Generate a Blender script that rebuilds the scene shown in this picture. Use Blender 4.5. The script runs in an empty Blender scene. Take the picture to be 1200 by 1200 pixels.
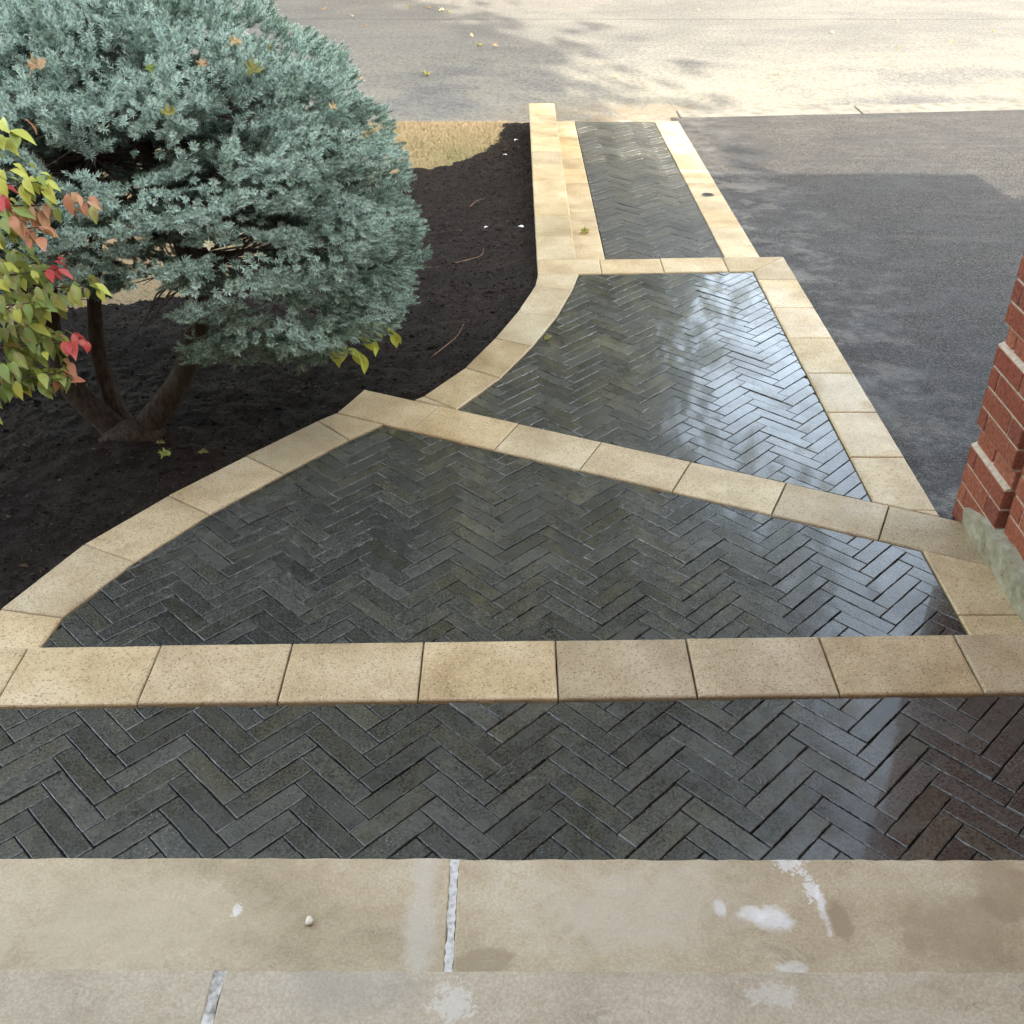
import bpy, math, random
import numpy as np
from mathutils import Vector, Matrix
random.seed(7); rng = np.random.default_rng(7)
S = bpy.context.scene
COL = S.collection
R = math.radians

# ------------------------------------------------------------------ camera, sky, sun, exposure
cam = bpy.data.cameras.new('camera'); camo = bpy.data.objects.new('camera', cam); COL.objects.link(camo)
camo.location = (0, 0, 2.0); camo.rotation_euler = (R(90 - 33.33), 0, 0.00134)
cam.sensor_width = 36; cam.lens = 37.5; cam.clip_start = 0.05; cam.clip_end = 2000
S.camera = camo
SUN_EL, SUN_AZ = R(30), math.atan2(0.316, -0.949)      # the sun stands behind the camera, a little to the right
sdir = Vector((math.cos(SUN_EL) * 0.316, -math.cos(SUN_EL) * 0.949, math.sin(SUN_EL)))
world = bpy.data.worlds.new('World'); S.world = world; world.use_nodes = True
wn = world.node_tree
sky = wn.nodes.new('ShaderNodeTexSky'); sky.sky_type = 'NISHITA'; sky.sun_disc = False
sky.sun_elevation = SUN_EL; sky.sun_rotation = SUN_AZ; sky.air_density = 1.0; sky.dust_density = 2.5; sky.ozone_density = 1.0
bg = wn.nodes['Background']; bg.inputs[1].default_value = 0.15
veil = wn.nodes.new('ShaderNodeHueSaturation'); veil.inputs['Saturation'].default_value = 0.72    # thin even high haze
wn.links.new(sky.outputs[0], veil.inputs['Color']); wn.links.new(veil.outputs[0], bg.inputs[0])
sun = bpy.data.lights.new('sun', 'SUN'); suno = bpy.data.objects.new('sun', sun); COL.objects.link(suno)
sun.energy = 2.0; sun.angle = R(0.53); sun.color = (1.0, 0.965, 0.91)
suno.rotation_euler = sdir.to_track_quat('Z', 'Y').to_euler()
S.view_settings.view_transform = 'Standard'; S.view_settings.look = 'None'
S.view_settings.gamma = 1.0; S.view_settings.exposure = 3.3; S.view_settings.use_curve_mapping = False
S.view_settings.use_white_balance = True; S.view_settings.white_balance_temperature = 7500; S.view_settings.white_balance_tint = 6
S.cycles.max_bounces = 6; S.cycles.diffuse_bounces = 3; S.cycles.glossy_bounces = 3; S.cycles.transmission_bounces = 2; S.cycles.caustics_reflective = False; S.cycles.caustics_refractive = False

# ------------------------------------------------------------------ materials
class NT:
    def __init__(s, name):
        s.m = bpy.data.materials.new(name); s.m.use_nodes = True
        s.t = s.m.node_tree; s.p = s.t.nodes['Principled BSDF']
        s.geo = s.t.nodes.new('ShaderNodeNewGeometry'); s.tc = s.t.nodes.new('ShaderNodeTexCoord')
        s.oi = s.t.nodes.new('ShaderNodeObjectInfo')
    def n(s, typ, ins=None, **kw):
        nd = s.t.nodes.new('ShaderNode' + typ)
        for k, v in kw.items(): setattr(nd, k, v)
        for k, v in (ins or {}).items(): s.set(nd.inputs[k], v)
        return nd
    def set(s, inp, v):
        if isinstance(v, bpy.types.NodeSocket): s.t.links.new(v, inp)
        elif isinstance(v, tuple) and inp.type == 'RGBA' and len(v) == 3: inp.default_value = (*v, 1)
        else: inp.default_value = v
    def math(s, op, a, b=0.0, clamp=False):
        nd = s.n('Math', operation=op, use_clamp=clamp); s.set(nd.inputs[0], a); s.set(nd.inputs[1], b); return nd.outputs[0]
    def vadd(s, a, b):
        nd = s.n('VectorMath', operation='ADD'); s.set(nd.inputs[0], a); s.set(nd.inputs[1], b); return nd.outputs[0]
    def vmul(s, a, b):
        nd = s.n('VectorMath', operation='MULTIPLY'); s.set(nd.inputs[0], a); s.set(nd.inputs[1], b); return nd.outputs[0]
    def local(s):                                   # object space, shifted per object so that no two pieces look alike
        r = s.math('MULTIPLY', s.oi.outputs['Random'], 53.7)
        c = s.n('CombineXYZ', {0: r, 1: s.math('MULTIPLY', r, 1.7), 2: r})
        return s.vadd(s.tc.outputs['Object'], c.outputs[0])
    @property
    def pos(s): return s.geo.outputs['Position']
    def noise(s, v, scale, detail=4, rough=0.55, dist=0.0):
        nd = s.n('TexNoise', {'Vector': v, 'Scale': scale, 'Detail': detail, 'Roughness': rough, 'Distortion': dist}); return nd.outputs[0]
    def voro(s, v, scale, out='Distance', **kw):
        nd = s.n('TexVoronoi', {'Vector': v, 'Scale': scale}, **kw); return nd.outputs[out]
    def mr(s, v, a, b, c=0.0, d=1.0):
        nd = s.n('MapRange', {0: v, 1: a, 2: b, 3: c, 4: d}); return nd.outputs[0]
    def mix(s, f, a, b, bt='MIX'):
        nd = s.n('Mix', data_type='RGBA', blend_type=bt); s.set(nd.inputs[0], f); s.set(nd.inputs[6], a); s.set(nd.inputs[7], b); return nd.outputs[2]
    def ramp(s, f, stops):
        nd = s.n('ValToRGB'); s.set(nd.inputs[0], f); e = nd.color_ramp.elements
        while len(e) < len(stops): e.new(0.5)
        for i, (p, c) in enumerate(stops): e[i].position = p; e[i].color = (*c, 1)
        return nd.outputs[0]
    def bump(s, h, strength, dist, nrm=None):
        nd = s.n('Bump', {'Height': h, 'Strength': strength, 'Distance': dist})
        if nrm is not None: s.set(nd.inputs['Normal'], nrm)
        return nd.outputs[0]
    def out(s, col, rough, nrm=None, spec=0.5, **kw):
        s.set(s.p.inputs['Base Color'], col); s.set(s.p.inputs['Roughness'], rough); s.set(s.p.inputs['Specular IOR Level'], spec)
        if nrm is not None: s.set(s.p.inputs['Normal'], nrm)
        for k, v in kw.items(): s.set(s.p.inputs[k], v)
        return s.m

M = {}
def m_paver(name, wet0, wet1, fk=1.0):
    t = NT(name); v = t.local(); w = t.pos
    grain = t.noise(v, 150, 5, 0.7); mid = t.noise(v, 14, 4, 0.6); big = t.noise(w, 2.2, 4, 0.55)
    c = t.ramp(mid, [(0.3, (0.024, 0.0235, 0.0205)), (0.55, (0.041, 0.040, 0.034)), (0.75, (0.058, 0.0555, 0.045))])
    c = t.mix(t.mr(grain, 0.38, 0.66), t.mix(1.0, c, (0.62, 0.62, 0.62), 'MULTIPLY'), t.mix(0.55, c, (0.115, 0.115, 0.10)))
    blot = t.noise(v, 38, 5, 0.7)
    c = t.mix(t.mr(blot, 0.5, 0.7, 0, 0.6), c, t.mix(1.0, c, (0.6, 0.6, 0.6), 'MULTIPLY'))
    k = t.mr(t.oi.outputs['Random'], 0, 1, 0.74, 1.3)
    c = t.mix(1.0, c, t.n('CombineColor', {0: k, 1: k, 2: k}).outputs[0], 'MULTIPLY')
    olive = t.mr(t.math('FRACT', t.math('MULTIPLY', t.oi.outputs['Random'], 17.3)), 0.55, 1.0, 0, 0.55)
    c = t.mix(olive, c, t.mix(1.0, c, (1.12, 1.04, 0.78), 'MULTIPLY'))
    # chalky residue of the jointing sand and painted edge highlights, along the edges
    ly = t.n('SeparateXYZ', {0: t.tc.outputs['Object']})
    edge = t.mr(t.math('ADD', t.math('ABSOLUTE', ly.outputs[1]), t.math('MULTIPLY', t.math('SUBTRACT', t.noise(v, 90, 4, 0.7), 0.5), 0.008)), 0.0262, 0.0277)
    edx = t.mr(t.math('ABSOLUTE', ly.outputs[0]), 0.1075, 0.1095)
    edge = t.math('MAXIMUM', edge, edx)
    pale_edge = t.math('MULTIPLY', edge, t.mr(t.noise(v, 16, 5, 0.7), 0.42, 0.54))
    pale_edge = t.math('MULTIPLY', pale_edge, t.mr(t.noise(w, 1.7, 3, 0.6), 0.36, 0.56, 0.3, 1.0))
    c = t.mix(t.math('MULTIPLY', pale_edge, 0.5), c, (0.46, 0.465, 0.45))
    spk = t.math('MULTIPLY', t.mr(t.voro(v, 95), 0.16, 0.08), t.mr(t.noise(w, 5.0, 2), 0.56, 0.66))
    c = t.mix(t.math('MULTIPLY', spk, 0.6), c, (0.5, 0.5, 0.48))
    wet = t.mr(t.math('ADD', t.math('MULTIPLY', big, 0.62), t.math('MULTIPLY', mid, 0.38)), 0.36, 0.62)
    r = t.mr(wet, 0, 1, wet0, wet1)
    nr = t.bump(t.noise(v, 55, 5, 0.65), 0.16, 0.003)
    nr = t.bump(grain, 0.12, 0.0012, nr)
    film = t.mr(wet, 1.0, 0.2, 0.5 * fk, fk)                   # standing film of rain water
    return t.out(c, r, nr, 0.5, **{'Coat Weight': film, 'Coat Roughness': 0.05, 'Coat IOR': 1.42})
M['paver'] = m_paver('wet charcoal paver', 0.14, 0.34); M['paver_dry'] = m_paver('damp charcoal paver', 0.38, 0.62, 0.2)

def m_tan(name, dry):
    t = NT(name); v = t.local(); w = t.pos
    k = t.oi.outputs['Random']
    big = t.noise(v, 4.5, 4, 0.6)
    c = t.ramp(big, [(0.28, (0.35, 0.255, 0.145)), (0.5, (0.465, 0.355, 0.215)), (0.72, (0.56, 0.455, 0.305))])
    c = t.mix(t.mr(k, 0, 1, 0, 0.55), c, t.mix(1.0, c, (0.93, 0.99, 1.02), 'MULTIPLY'))
    g = t.noise(v, 130, 4, 0.7)
    c = t.mix(t.mr(g, 0.47, 0.33, 0, 0.85), c, (0.15, 0.105, 0.06))
    c = t.mix(t.math('MULTIPLY', t.mr(t.noise(v, 260, 2, 0.5), 0.60, 0.72), 0.6), c, (0.78, 0.70, 0.55))
    spk = t.mr(t.voro(v, 85), 0.20, 0.11)
    c = t.mix(t.math('MULTIPLY', spk, t.mr(t.noise(v, 30, 2), 0.40, 0.5)), c, (0.085, 0.06, 0.04))
    kk = t.mr(t.math('FRACT', t.math('MULTIPLY', k, 9.7)), 0, 1, 0.78, 1.06)
    c = t.mix(1.0, c, t.n('CombineColor', {0: kk, 1: kk, 2: kk}).outputs[0], 'MULTIPLY')
    kh = t.math('FRACT', t.math('MULTIPLY', k, 23.9))
    c = t.mix(kh, t.mix(1.0, c, (1.02, 0.95, 0.84), 'MULTIPLY'), t.mix(1.0, c, (0.99, 0.98, 0.96), 'MULTIPLY'))
    wm = t.mr(t.noise(w, 3.4, 5, 0.65, 0.4), 0.50, 0.66)
    c = t.mix(t.math('MULTIPLY', wm, 0.35), c, t.mix(1.0, c, (0.68, 0.62, 0.54), 'MULTIPLY'))
    st = t.mr(t.noise(v, 7, 5, 0.65, 0.6), 0.60, 0.76)
    c = t.mix(t.math('MULTIPLY', st, 0.55), c, (0.27, 0.185, 0.10))
    r = t.mr(t.noise(w, 2.6, 4, 0.6), 0.38, 0.62, dry - 0.36, dry)
    nr = t.bump(g, 0.25, 0.0015); nr = t.bump(t.noise(v, 40, 4), 0.12, 0.003, nr)
    return t.out(c, r, nr, 0.42)
M['tan'] = m_tan('buff concrete edging stone', 0.66)

def m_sand():
    t = NT('dark joint sand'); n = t.noise(t.pos, 160, 4, 0.7); n2 = t.noise(t.pos, 9, 4, 0.6)
    c = t.ramp(n, [(0.3, (0.006, 0.006, 0.0055)), (0.6, (0.016, 0.0155, 0.014)), (0.8, (0.10, 0.10, 0.09))])
    return t.out(c, 0.8, t.bump(n, 0.5, 0.004), 0.3)
M['sand'] = m_sand()

def blob(t, x, y, rx, ry, sharp=0.25, wob=0.35, ns=22):
    if not hasattr(t, 'bn'): t.bn = {}; t.bp = t.n('SeparateXYZ', {0: t.pos})
    p = t.bp; ns = 14 if ns < 16 else (26 if ns < 50 else 75)
    if ns not in t.bn: t.bn[ns] = t.noise(t.pos, ns, 5, 0.7, 0.6)
    dx = t.math('DIVIDE', t.math('SUBTRACT', p.outputs[0], x), rx); dy = t.math('DIVIDE', t.math('SUBTRACT', p.outputs[1], y), ry)
    d = t.math('SQRT', t.math('ADD', t.math('MULTIPLY', dx, dx), t.math('MULTIPLY', dy, dy)))
    d = t.math('ADD', d, t.math('MULTIPLY', t.math('SUBTRACT', t.bn[ns], 0.5), wob * 6.0))
    return t.mr(d, 1.0 + sharp * 0.5, 1.0 - sharp * 0.5)

def m_stone(name, c0, c1, c2, stains):
    t = NT(name); w = t.pos
    w1 = t.vmul(w, (1.0, 1.35, 1.0))
    a = t.noise(w1, 2.6, 6, 0.62, 0.5); b = t.noise(w1, 11, 6, 0.7, 0.4); g = t.noise(w, 170, 4, 0.65)
    c = t.ramp(t.math('ADD', t.math('MULTIPLY', a, 0.65), t.math('MULTIPLY', b, 0.35)), [(0.34, c0), (0.5, c1), (0.66, c2)])
    c = t.mix(t.mr(g, 0.40, 0.60, 0.0, 0.42), c, t.mix(1.0, c, (0.55, 0.52, 0.47), 'MULTIPLY'))
    c = t.mix(t.mr(t.noise(w, 55, 5, 0.75), 0.52, 0.72, 0, 0.32), c, t.mix(1.0, c, (0.66, 0.62, 0.56), 'MULTIPLY'))
    c = t.mix(t.math('MULTIPLY', t.mr(t.noise(w, 330, 2, 0.5), 0.6, 0.75), 0.30), c, (0.72, 0.68, 0.60))
    ridge = t.math('ABSOLUTE', t.math('SUBTRACT', t.noise(w1, 5.0, 5, 0.6, 0.9), 0.5))
    c = t.mix(t.math('MULTIPLY', t.mr(ridge, 0.012, 0.0), t.mr(t.noise(w, 3.1, 2), 0.5, 0.62, 0, 0.5)), c, (0.16, 0.13, 0.09))
    pit = t.math('MULTIPLY', t.mr(t.voro(w, 34), 0.055, 0.03), t.mr(t.noise(w, 7, 2), 0.5, 0.55))
    c = t.mix(pit, c, (0.10, 0.085, 0.06))
    for (x, y, rx, ry, col, k, sh, wob, ns) in stains:
        f = t.math('MULTIPLY', blob(t, x, y, rx, ry, sh, wob, ns), k)
        if col is LIME: f = t.math('MULTIPLY', f, t.mr(b, 0.30, 0.56, 0.35, 1.0))
        c = t.mix(f, c, col)
    r = t.mr(a, 0.4, 0.65, 0.5, 0.8)
    hgt = t.math('ADD', t.math('MULTIPLY', b, 0.8), t.math('MULTIPLY', t.mr(ridge, 0.05, 0.0), 0.1))
    nr = t.bump(hgt, 0.35, 0.012); nr = t.bump(g, 0.22, 0.0014, nr)
    return t.out(c, r, nr, 0.35)
LIME = (0.72, 0.71, 0.70); BRN = (0.26, 0.195, 0.115)
M['tread'] = m_stone('sandstone tread', (0.32, 0.25, 0.15), (0.435, 0.345, 0.222), (0.53, 0.445, 0.315), [
    (0.515, 1.322, 0.034, 0.026, LIME, 0.65, 0.6, 0.30, 30), (0.475, 1.332, 0.026, 0.017, LIME, 0.65, 0.6, 0.25, 30), (0.413, 1.345, 0.011, 0.018, LIME, 0.7, 0.6, 0.3, 30),
    (0.618, 1.345, 0.008, 0.050, LIME, 0.6, 0.7, 0.5, 60), (0.53, 1.212, 0.026, 0.012, LIME, 0.5, 0.7, 0.35, 30),
    (0.575, 1.45, 0.026, 0.020, LIME, 0.7, 0.25, 0.9, 75), (0.607, 1.39, 0.012, 0.030, LIME, 0.6, 0.25, 0.9, 75),
    (0.645, 1.315, 0.022, 0.048, BRN, 0.75, 0.3, 0.25, 30), (0.88, 1.30, 0.10, 0.085, BRN, 0.5, 0.6, 0.45, 9), (1.0, 1.38, 0.07, 0.07, BRN, 0.5, 0.6, 0.45, 9),
    (0.775, 1.27, 0.020, 0.030, BRN, 0.5, 0.5, 0.35, 30), (-0.055, 1.222, 0.055, 0.032, BRN, 0.7, 0.3, 0.28, 30),
    (0.105, 1.30, 0.014, 0.015, BRN, 0.45, 0.5, 0.4, 30), (-0.55, 1.335, 0.010, 0.012, LIME, 0.7, 0.25, 0.9, 75), (-0.18, 1.33, 0.028, 0.18, (0.50, 0.46, 0.40), 0.45, 0.8, 0.35, 12),
    (-0.75, 1.30, 0.25, 0.10, (0.42, 0.35, 0.235), 0.5, 0.8, 0.6, 9), (0.25, 1.35, 0.2, 0.10, (0.47, 0.40, 0.31), 0.5, 0.8, 0.6, 9)])
M['porch'] = m_stone('grey sandstone porch slab', (0.32, 0.262, 0.178), (0.42, 0.353, 0.252), (0.51, 0.442, 0.335), [
    (0.44, 1.05, 0.035, 0.020, (0.55, 0.53, 0.48), 0.4, 0.5, 0.8, 75), (-0.10, 1.03, 0.03, 0.03, (0.58, 0.55, 0.49), 0.5, 0.4, 0.9, 75),
    (-0.28, 1.06, 0.10, 0.05, (0.25, 0.235, 0.20), 0.4, 0.8, 0.5, 14)])
def m_simple(name, cols, scale, rough, bump=0.3, bd=0.003, spec=0.4, world_space=True):
    t = NT(name); v = t.pos if world_space else t.local()
    n = t.noise(v, scale, 5, 0.65); c = t.ramp(n, [(0.32, cols[0]), (0.5, cols[len(cols) // 2]), (0.68, cols[-1])])
    return t.out(c, rough, t.bump(n, bump, bd), spec)
M['mortar_white'] = m_simple('white lime mortar', [(0.28, 0.26, 0.22), (0.50, 0.475, 0.43), (0.62, 0.60, 0.56)], 90, 0.95, 0.5, 0.003)
M['mortar_grey'] = m_simple('weathered grey mortar', [(0.12, 0.11, 0.09), (0.42, 0.40, 0.35), (0.66, 0.64, 0.60)], 34, 0.95, 0.5, 0.003)

def m_mulch():
    t = NT('black compost mulch'); n = t.noise(t.pos, 95, 5, 0.7); b = t.noise(t.pos, 3.0, 3)
    c = t.ramp(n, [(0.3, (0.005, 0.0037, 0.0029)), (0.55, (0.018, 0.0130, 0.0100)), (0.75, (0.050, 0.036, 0.027))])
    c = t.mix(t.math('MULTIPLY', t.mr(b, 0.45, 0.7), 0.5), c, t.mix(1.0, c, (1.9, 1.7, 1.6), 'MULTIPLY'))
    f = t.mr(t.voro(t.pos, 42), 0.07, 0.03)
    c = t.mix(t.math('MULTIPLY', f, t.mr(t.noise(t.pos, 6, 2), 0.56, 0.6)), c, (0.16, 0.13, 0.10))
    return t.out(c, 0.95, t.bump(n, 1.0, 0.012), 0.15)
M['mulch'] = m_mulch()
def m_rand(name, c0, c1, rough=0.9, spec=0.2):
    t = NT(name); a = t.n('Attribute', attribute_name='tint'); c = t.mix(a.outputs['Fac'], c0, c1); return t.out(c, rough, None, spec)
M['chip'] = m_rand('mulch crumb', (0.008, 0.0056, 0.0043), (0.085, 0.056, 0.038))
M['straw'] = m_rand('dry lawn grass', (0.36, 0.26, 0.145), (0.15, 0.165, 0.06))
def m_lawn():
    t = NT('dormant lawn soil'); n = t.noise(t.pos, 60, 5, 0.7); b = t.noise(t.pos, 2.3, 3)
    c = t.ramp(n, [(0.3, (0.12, 0.08, 0.045)), (0.5, (0.25, 0.18, 0.10)), (0.7, (0.36, 0.27, 0.15))])
    c = t.mix(t.mr(b, 0.55, 0.7, 0, 0.4), c, (0.17, 0.16, 0.065))
    return t.out(c, 0.95, t.bump(n, 0.8, 0.02), 0.2)
M['lawn'] = m_lawn()
def m_asphalt():
    t = NT('driveway asphalt'); w = t.pos
    cell = t.n('TexVoronoi', {'Vector': w, 'Scale': 150.0}); g = t.noise(w, 90, 4, 0.7); b = t.noise(w, 1.2, 5, 0.65, 0.6); b2 = t.noise(t.vmul(w, (0.6, 2.4, 1)), 3.0, 5, 0.6)
    sc = t.n('SeparateColor', {0: cell.outputs['Color']})
    c = t.ramp(sc.outputs[0], [(0.1, (0.020, 0.0190, 0.0182)), (0.6, (0.053, 0.049, 0.046)), (0.93, (0.12, 0.112, 0.103))])
    c = t.mix(t.mr(b, 0.4, 0.66, 0, 0.55), c, t.mix(1.0, c, (1.55, 1.5, 1.45), 'MULTIPLY'))
    c = t.mix(t.mr(b2, 0.5, 0.72, 0, 0.35), c, (0.15, 0.141, 0.132))
    c = t.mix(t.math('MULTIPLY', t.mr(t.voro(w, 28), 0.07, 0.04), t.mr(t.noise(w, 4, 2), 0.5, 0.6)), c, (0.36, 0.35, 0.33))
    p = t.n('SeparateXYZ', {0: w})
    near = t.mr(p.outputs[0], 2.25, 1.60)                # paler patches beside the edging
    pale_patch = t.math('MULTIPLY', near, t.mr(t.noise(w, 5.0, 6, 0.72), 0.47, 0.66))
    c = t.mix(t.math('MULTIPLY', pale_patch, 0.4), c, (0.24, 0.24, 0.24))
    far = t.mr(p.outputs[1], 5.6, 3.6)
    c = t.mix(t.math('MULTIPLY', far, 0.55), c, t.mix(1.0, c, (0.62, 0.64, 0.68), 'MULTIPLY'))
    hgt = t.math('ADD', t.math('MULTIPLY', cell.outputs['Distance'], 0.6), t.math('MULTIPLY', g, 0.6))
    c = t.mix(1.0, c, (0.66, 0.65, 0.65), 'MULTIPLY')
    damp = t.math('MULTIPLY', t.mr(p.outputs[0], 2.5, 1.7), t.mr(t.noise(w, 3.0, 5, 0.7), 0.48, 0.60))
    rr = t.n('Mix', data_type='FLOAT', ins={0: damp, 2: t.mr(b, 0.35, 0.65, 0.6, 0.85), 3: 0.28}).outputs[0]
    return t.out(c, rr, t.bump(hgt, 0.8, 0.006), 0.30)
M['asphalt'] = m_asphalt()
def m_street():
    t = NT('worn pale street surface'); w = t.pos
    g = t.noise(w, 75, 4, 0.75); b = t.noise(t.vmul(w, (0.8, 1.2, 1)), 0.7, 6, 0.66, 0.5); s = t.noise(t.vmul(w, (0.7, 1.1, 1)), 1.7, 7, 0.75, 0.3)
    c = t.ramp(b, [(0.3, (0.155, 0.146, 0.133)), (0.48, (0.19, 0.178, 0.158)), (0.62, (0.235, 0.217, 0.185)), (0.8, (0.265, 0.243, 0.203))])
    c = t.mix(t.mr(s, 0.5, 0.7, 0, 0.30), c, (0.125, 0.12, 0.115))
    c = t.mix(t.mr(g, 0.35, 0.7, 0, 0.8), c, t.mix(1.0, c, (0.45, 0.45, 0.46), 'MULTIPLY'))
    c = t.mix(t.math('MULTIPLY', t.mr(t.noise(w, 38, 3, 0.6), 0.58, 0.68), 0.5), c, (0.36, 0.34, 0.29))
    p = t.n('SeparateXYZ', {0: w})
    pale = t.math('MULTIPLY', t.mr(p.outputs[1], 15.5, 11.4), t.mr(t.noise(w, 0.9, 4), 0.36, 0.52))
    c = t.mix(t.math('MULTIPLY', pale, 0.6), c, (0.29, 0.26, 0.195))
    p2 = t.math('SUBTRACT', p.outputs[1], t.math('ADD', 16.55, t.math('MULTIPLY', t.noise(w, 1.3, 4, 0.6), 0.25)))
    c = t.mix(t.math('MULTIPLY', t.mr(t.math('ABSOLUTE', p2), 0.03, 0.012), 0.75), c, (0.04, 0.037, 0.034))
    sp = t.noise(t.vmul(w, (1.0, 0.6, 1.0)), 26, 4, 0.8)
    c = t.mix(t.mr(sp, 0.44, 0.62, 0, 0.7), t.mix(1.0, c, (1.28, 1.28, 1.26), 'MULTIPLY'), t.mix(1.0, c, (0.55, 0.55, 0.56), 'MULTIPLY'))
    c = t.mix(1.0, c, (0.61, 0.62, 0.66), 'MULTIPLY')
    mud = t.math('MULTIPLY', blob(t, 1.1, 10.75, 1.1, 0.5, 0.8, 0.5, 3), t.mr(t.noise(w, 6, 4), 0.35, 0.6))
    c = t.mix(t.math('MULTIPLY', mud, 0.6), c, (0.17, 0.115, 0.065))
    return t.out(c, 0.85, t.bump(g, 0.7, 0.01), 0.3)
M['street'] = m_street()
M['curb'] = m_simple('bleached concrete kerb', [(0.08, 0.073, 0.06), (0.135, 0.125, 0.105), (0.165, 0.154, 0.13)], 8, 0.9, 0.4, 0.006)
def m_brick(name, tints):
    t = NT(name); v = t.local(); n = t.noise(v, 70, 6, 0.75); b = t.noise(v, 18, 4)
    c = t.ramp(t.math('FRACT', t.math('MULTIPLY', t.oi.outputs['Random'], 7.31)), [(0.0, tints[0]), (0.5, tints[1]), (1.0, tints[2])])
    c = t.mix(t.mr(n, 0.42, 0.60, 0, 0.75), c, t.mix(1.0, c, (0.5, 0.42, 0.38), 'MULTIPLY'))
    c = t.mix(t.math('MULTIPLY', t.mr(t.noise(v, 45, 5, 0.75), 0.62, 0.72), 0.5), c, (0.60, 0.40, 0.30))
    c = t.mix(t.mr(b, 0.55, 0.75, 0, 0.35), c, (0.30, 0.10, 0.05))
    return t.out(c, 0.9, t.bump(n, 1.0, 0.012), 0.25)
M['brick'] = m_brick('red quoin brick', [(0.34, 0.100, 0.060), (0.42, 0.145, 0.085), (0.29, 0.090, 0.060)])
M['brick2'] = m_brick('orange red wall brick', [(0.46, 0.155, 0.090), (0.42, 0.125, 0.070), (0.50, 0.19, 0.115)])
M['mortar'] = m_simple('pale buff mortar', [(0.36, 0.28, 0.20), (0.47, 0.385, 0.285), (0.56, 0.48, 0.37)], 55, 0.95, 0.6, 0.004)
def m_found():
    t = NT('mossy parged concrete'); n = t.noise(t.pos, 16, 6, 0.7); g = t.noise(t.pos, 130, 4, 0.7)
    c = t.ramp(n, [(0.3, (0.17, 0.16, 0.10)), (0.5, (0.31, 0.29, 0.20)), (0.7, (0.46, 0.43, 0.34))])
    c = t.mix(t.mr(t.voro(t.pos, 17), 0.10, 0.05), c, (0.03, 0.028, 0.02))
    return t.out(c, 0.9, t.bump(t.math('ADD', n, t.math('MULTIPLY', g, 0.4)), 0.8, 0.012), 0.3)
M['found'] = m_found()
def m_housebrick():
    t = NT('house brickwork'); w = t.n('SeparateXYZ', {0: t.pos})
    u = t.n('CombineXYZ', {0: t.math('ADD', w.outputs[0], w.outputs[1]), 1: w.outputs[2], 2: 0.0})
    b = t.n('TexBrick', {'Vector': u.outputs[0], 'Color1': (0.36, 0.09, 0.05, 1), 'Color2': (0.28, 0.06, 0.035, 1), 'Mortar': (0.5, 0.42, 0.32, 1), 'Scale': 1.0, 'Mortar Size': 0.005, 'Brick Width': 0.215, 'Row Height': 0.0765})
    return t.out(b.outputs[0], 0.9, t.bump(b.outputs['Fac'], -0.5, 0.006), 0.3)
M['house_brick'] = m_housebrick()
M['siding'] = m_simple('grey brown siding', [(0.09, 0.085, 0.075), (0.12, 0.11, 0.10), (0.14, 0.13, 0.115)], 8, 0.8)
M['roof'] = m_simple('grey roof shingle', [(0.05, 0.048, 0.045), (0.08, 0.075, 0.07), (0.11, 0.10, 0.095)], 25, 0.9)
M['white_paint'] = m_simple('white painted panel', [(0.70, 0.69, 0.66), (0.76, 0.75, 0.72), (0.8, 0.79, 0.77)], 6, 0.5, 0.05)
def m_bark(name, c0, c1):
    t = NT(name); v = t.vmul(t.pos, (1, 1, 0.45)); n = t.noise(v, 60, 6, 0.7); b = t.noise(t.pos, 6, 3)
    c = t.ramp(n, [(0.32, c0), (0.68, c1)]); c = t.mix(t.mr(b, 0.55, 0.7, 0, 0.35), c, (0.075, 0.08, 0.055))
    return t.out(c, 0.92, t.bump(n, 1.0, 0.012), 0.2)
M['bark'] = m_bark('spruce bark', (0.016, 0.012, 0.009), (0.075, 0.055, 0.042))
M['twig'] = m_simple('brown twig', [(0.03, 0.02, 0.014), (0.06, 0.042, 0.03), (0.10, 0.075, 0.055)], 60, 0.9)
def m_needle():
    t = NT('blue spruce needle'); a = t.n('Attribute', attribute_name='tint')
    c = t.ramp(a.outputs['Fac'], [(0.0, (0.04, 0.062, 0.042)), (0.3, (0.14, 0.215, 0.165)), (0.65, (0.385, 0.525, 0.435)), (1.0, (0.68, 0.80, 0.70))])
    m = t.out(c, 0.55, None, 0.35)
    return m
M['needle'] = m_needle()
def m_leaf(name, c0, c1, c2=None, trans=0.25):
    t = NT(name); v = t.tc.outputs['Object']; s = t.n('SeparateXYZ', {0: v})
    n = t.noise(t.local(), 60, 4, 0.6)
    c = t.mix(t.oi.outputs['Random'], c0, c1)
    if c2: c = t.mix(t.mr(t.noise(t.local(), 28, 3), 0.5, 0.66), c, c2)
    vein = t.mr(t.math('ABSOLUTE', s.outputs[1]), 0.0012, 0.0004)
    c = t.mix(t.math('MULTIPLY', vein, 0.4), c, t.mix(0.5, c, (0.55, 0.55, 0.3)))
    m = t.out(c, 0.45, t.bump(n, 0.3, 0.002), 0.4)
    tr = t.n('BsdfTranslucent', {'Color': c}); mx = t.n('MixShader', {0: trans})
    o = t.t.nodes['Material Output']; t.t.links.new(t.p.outputs[0], mx.inputs[1]); t.t.links.new(tr.outputs[0], mx.inputs[2]); t.t.links.new(mx.outputs[0], o.inputs[0])
    return m
M['lf_green'] = m_leaf('yellow green leaf', (0.15, 0.235, 0.045), (0.33, 0.37, 0.085), (0.26, 0.20, 0.07))
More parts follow.
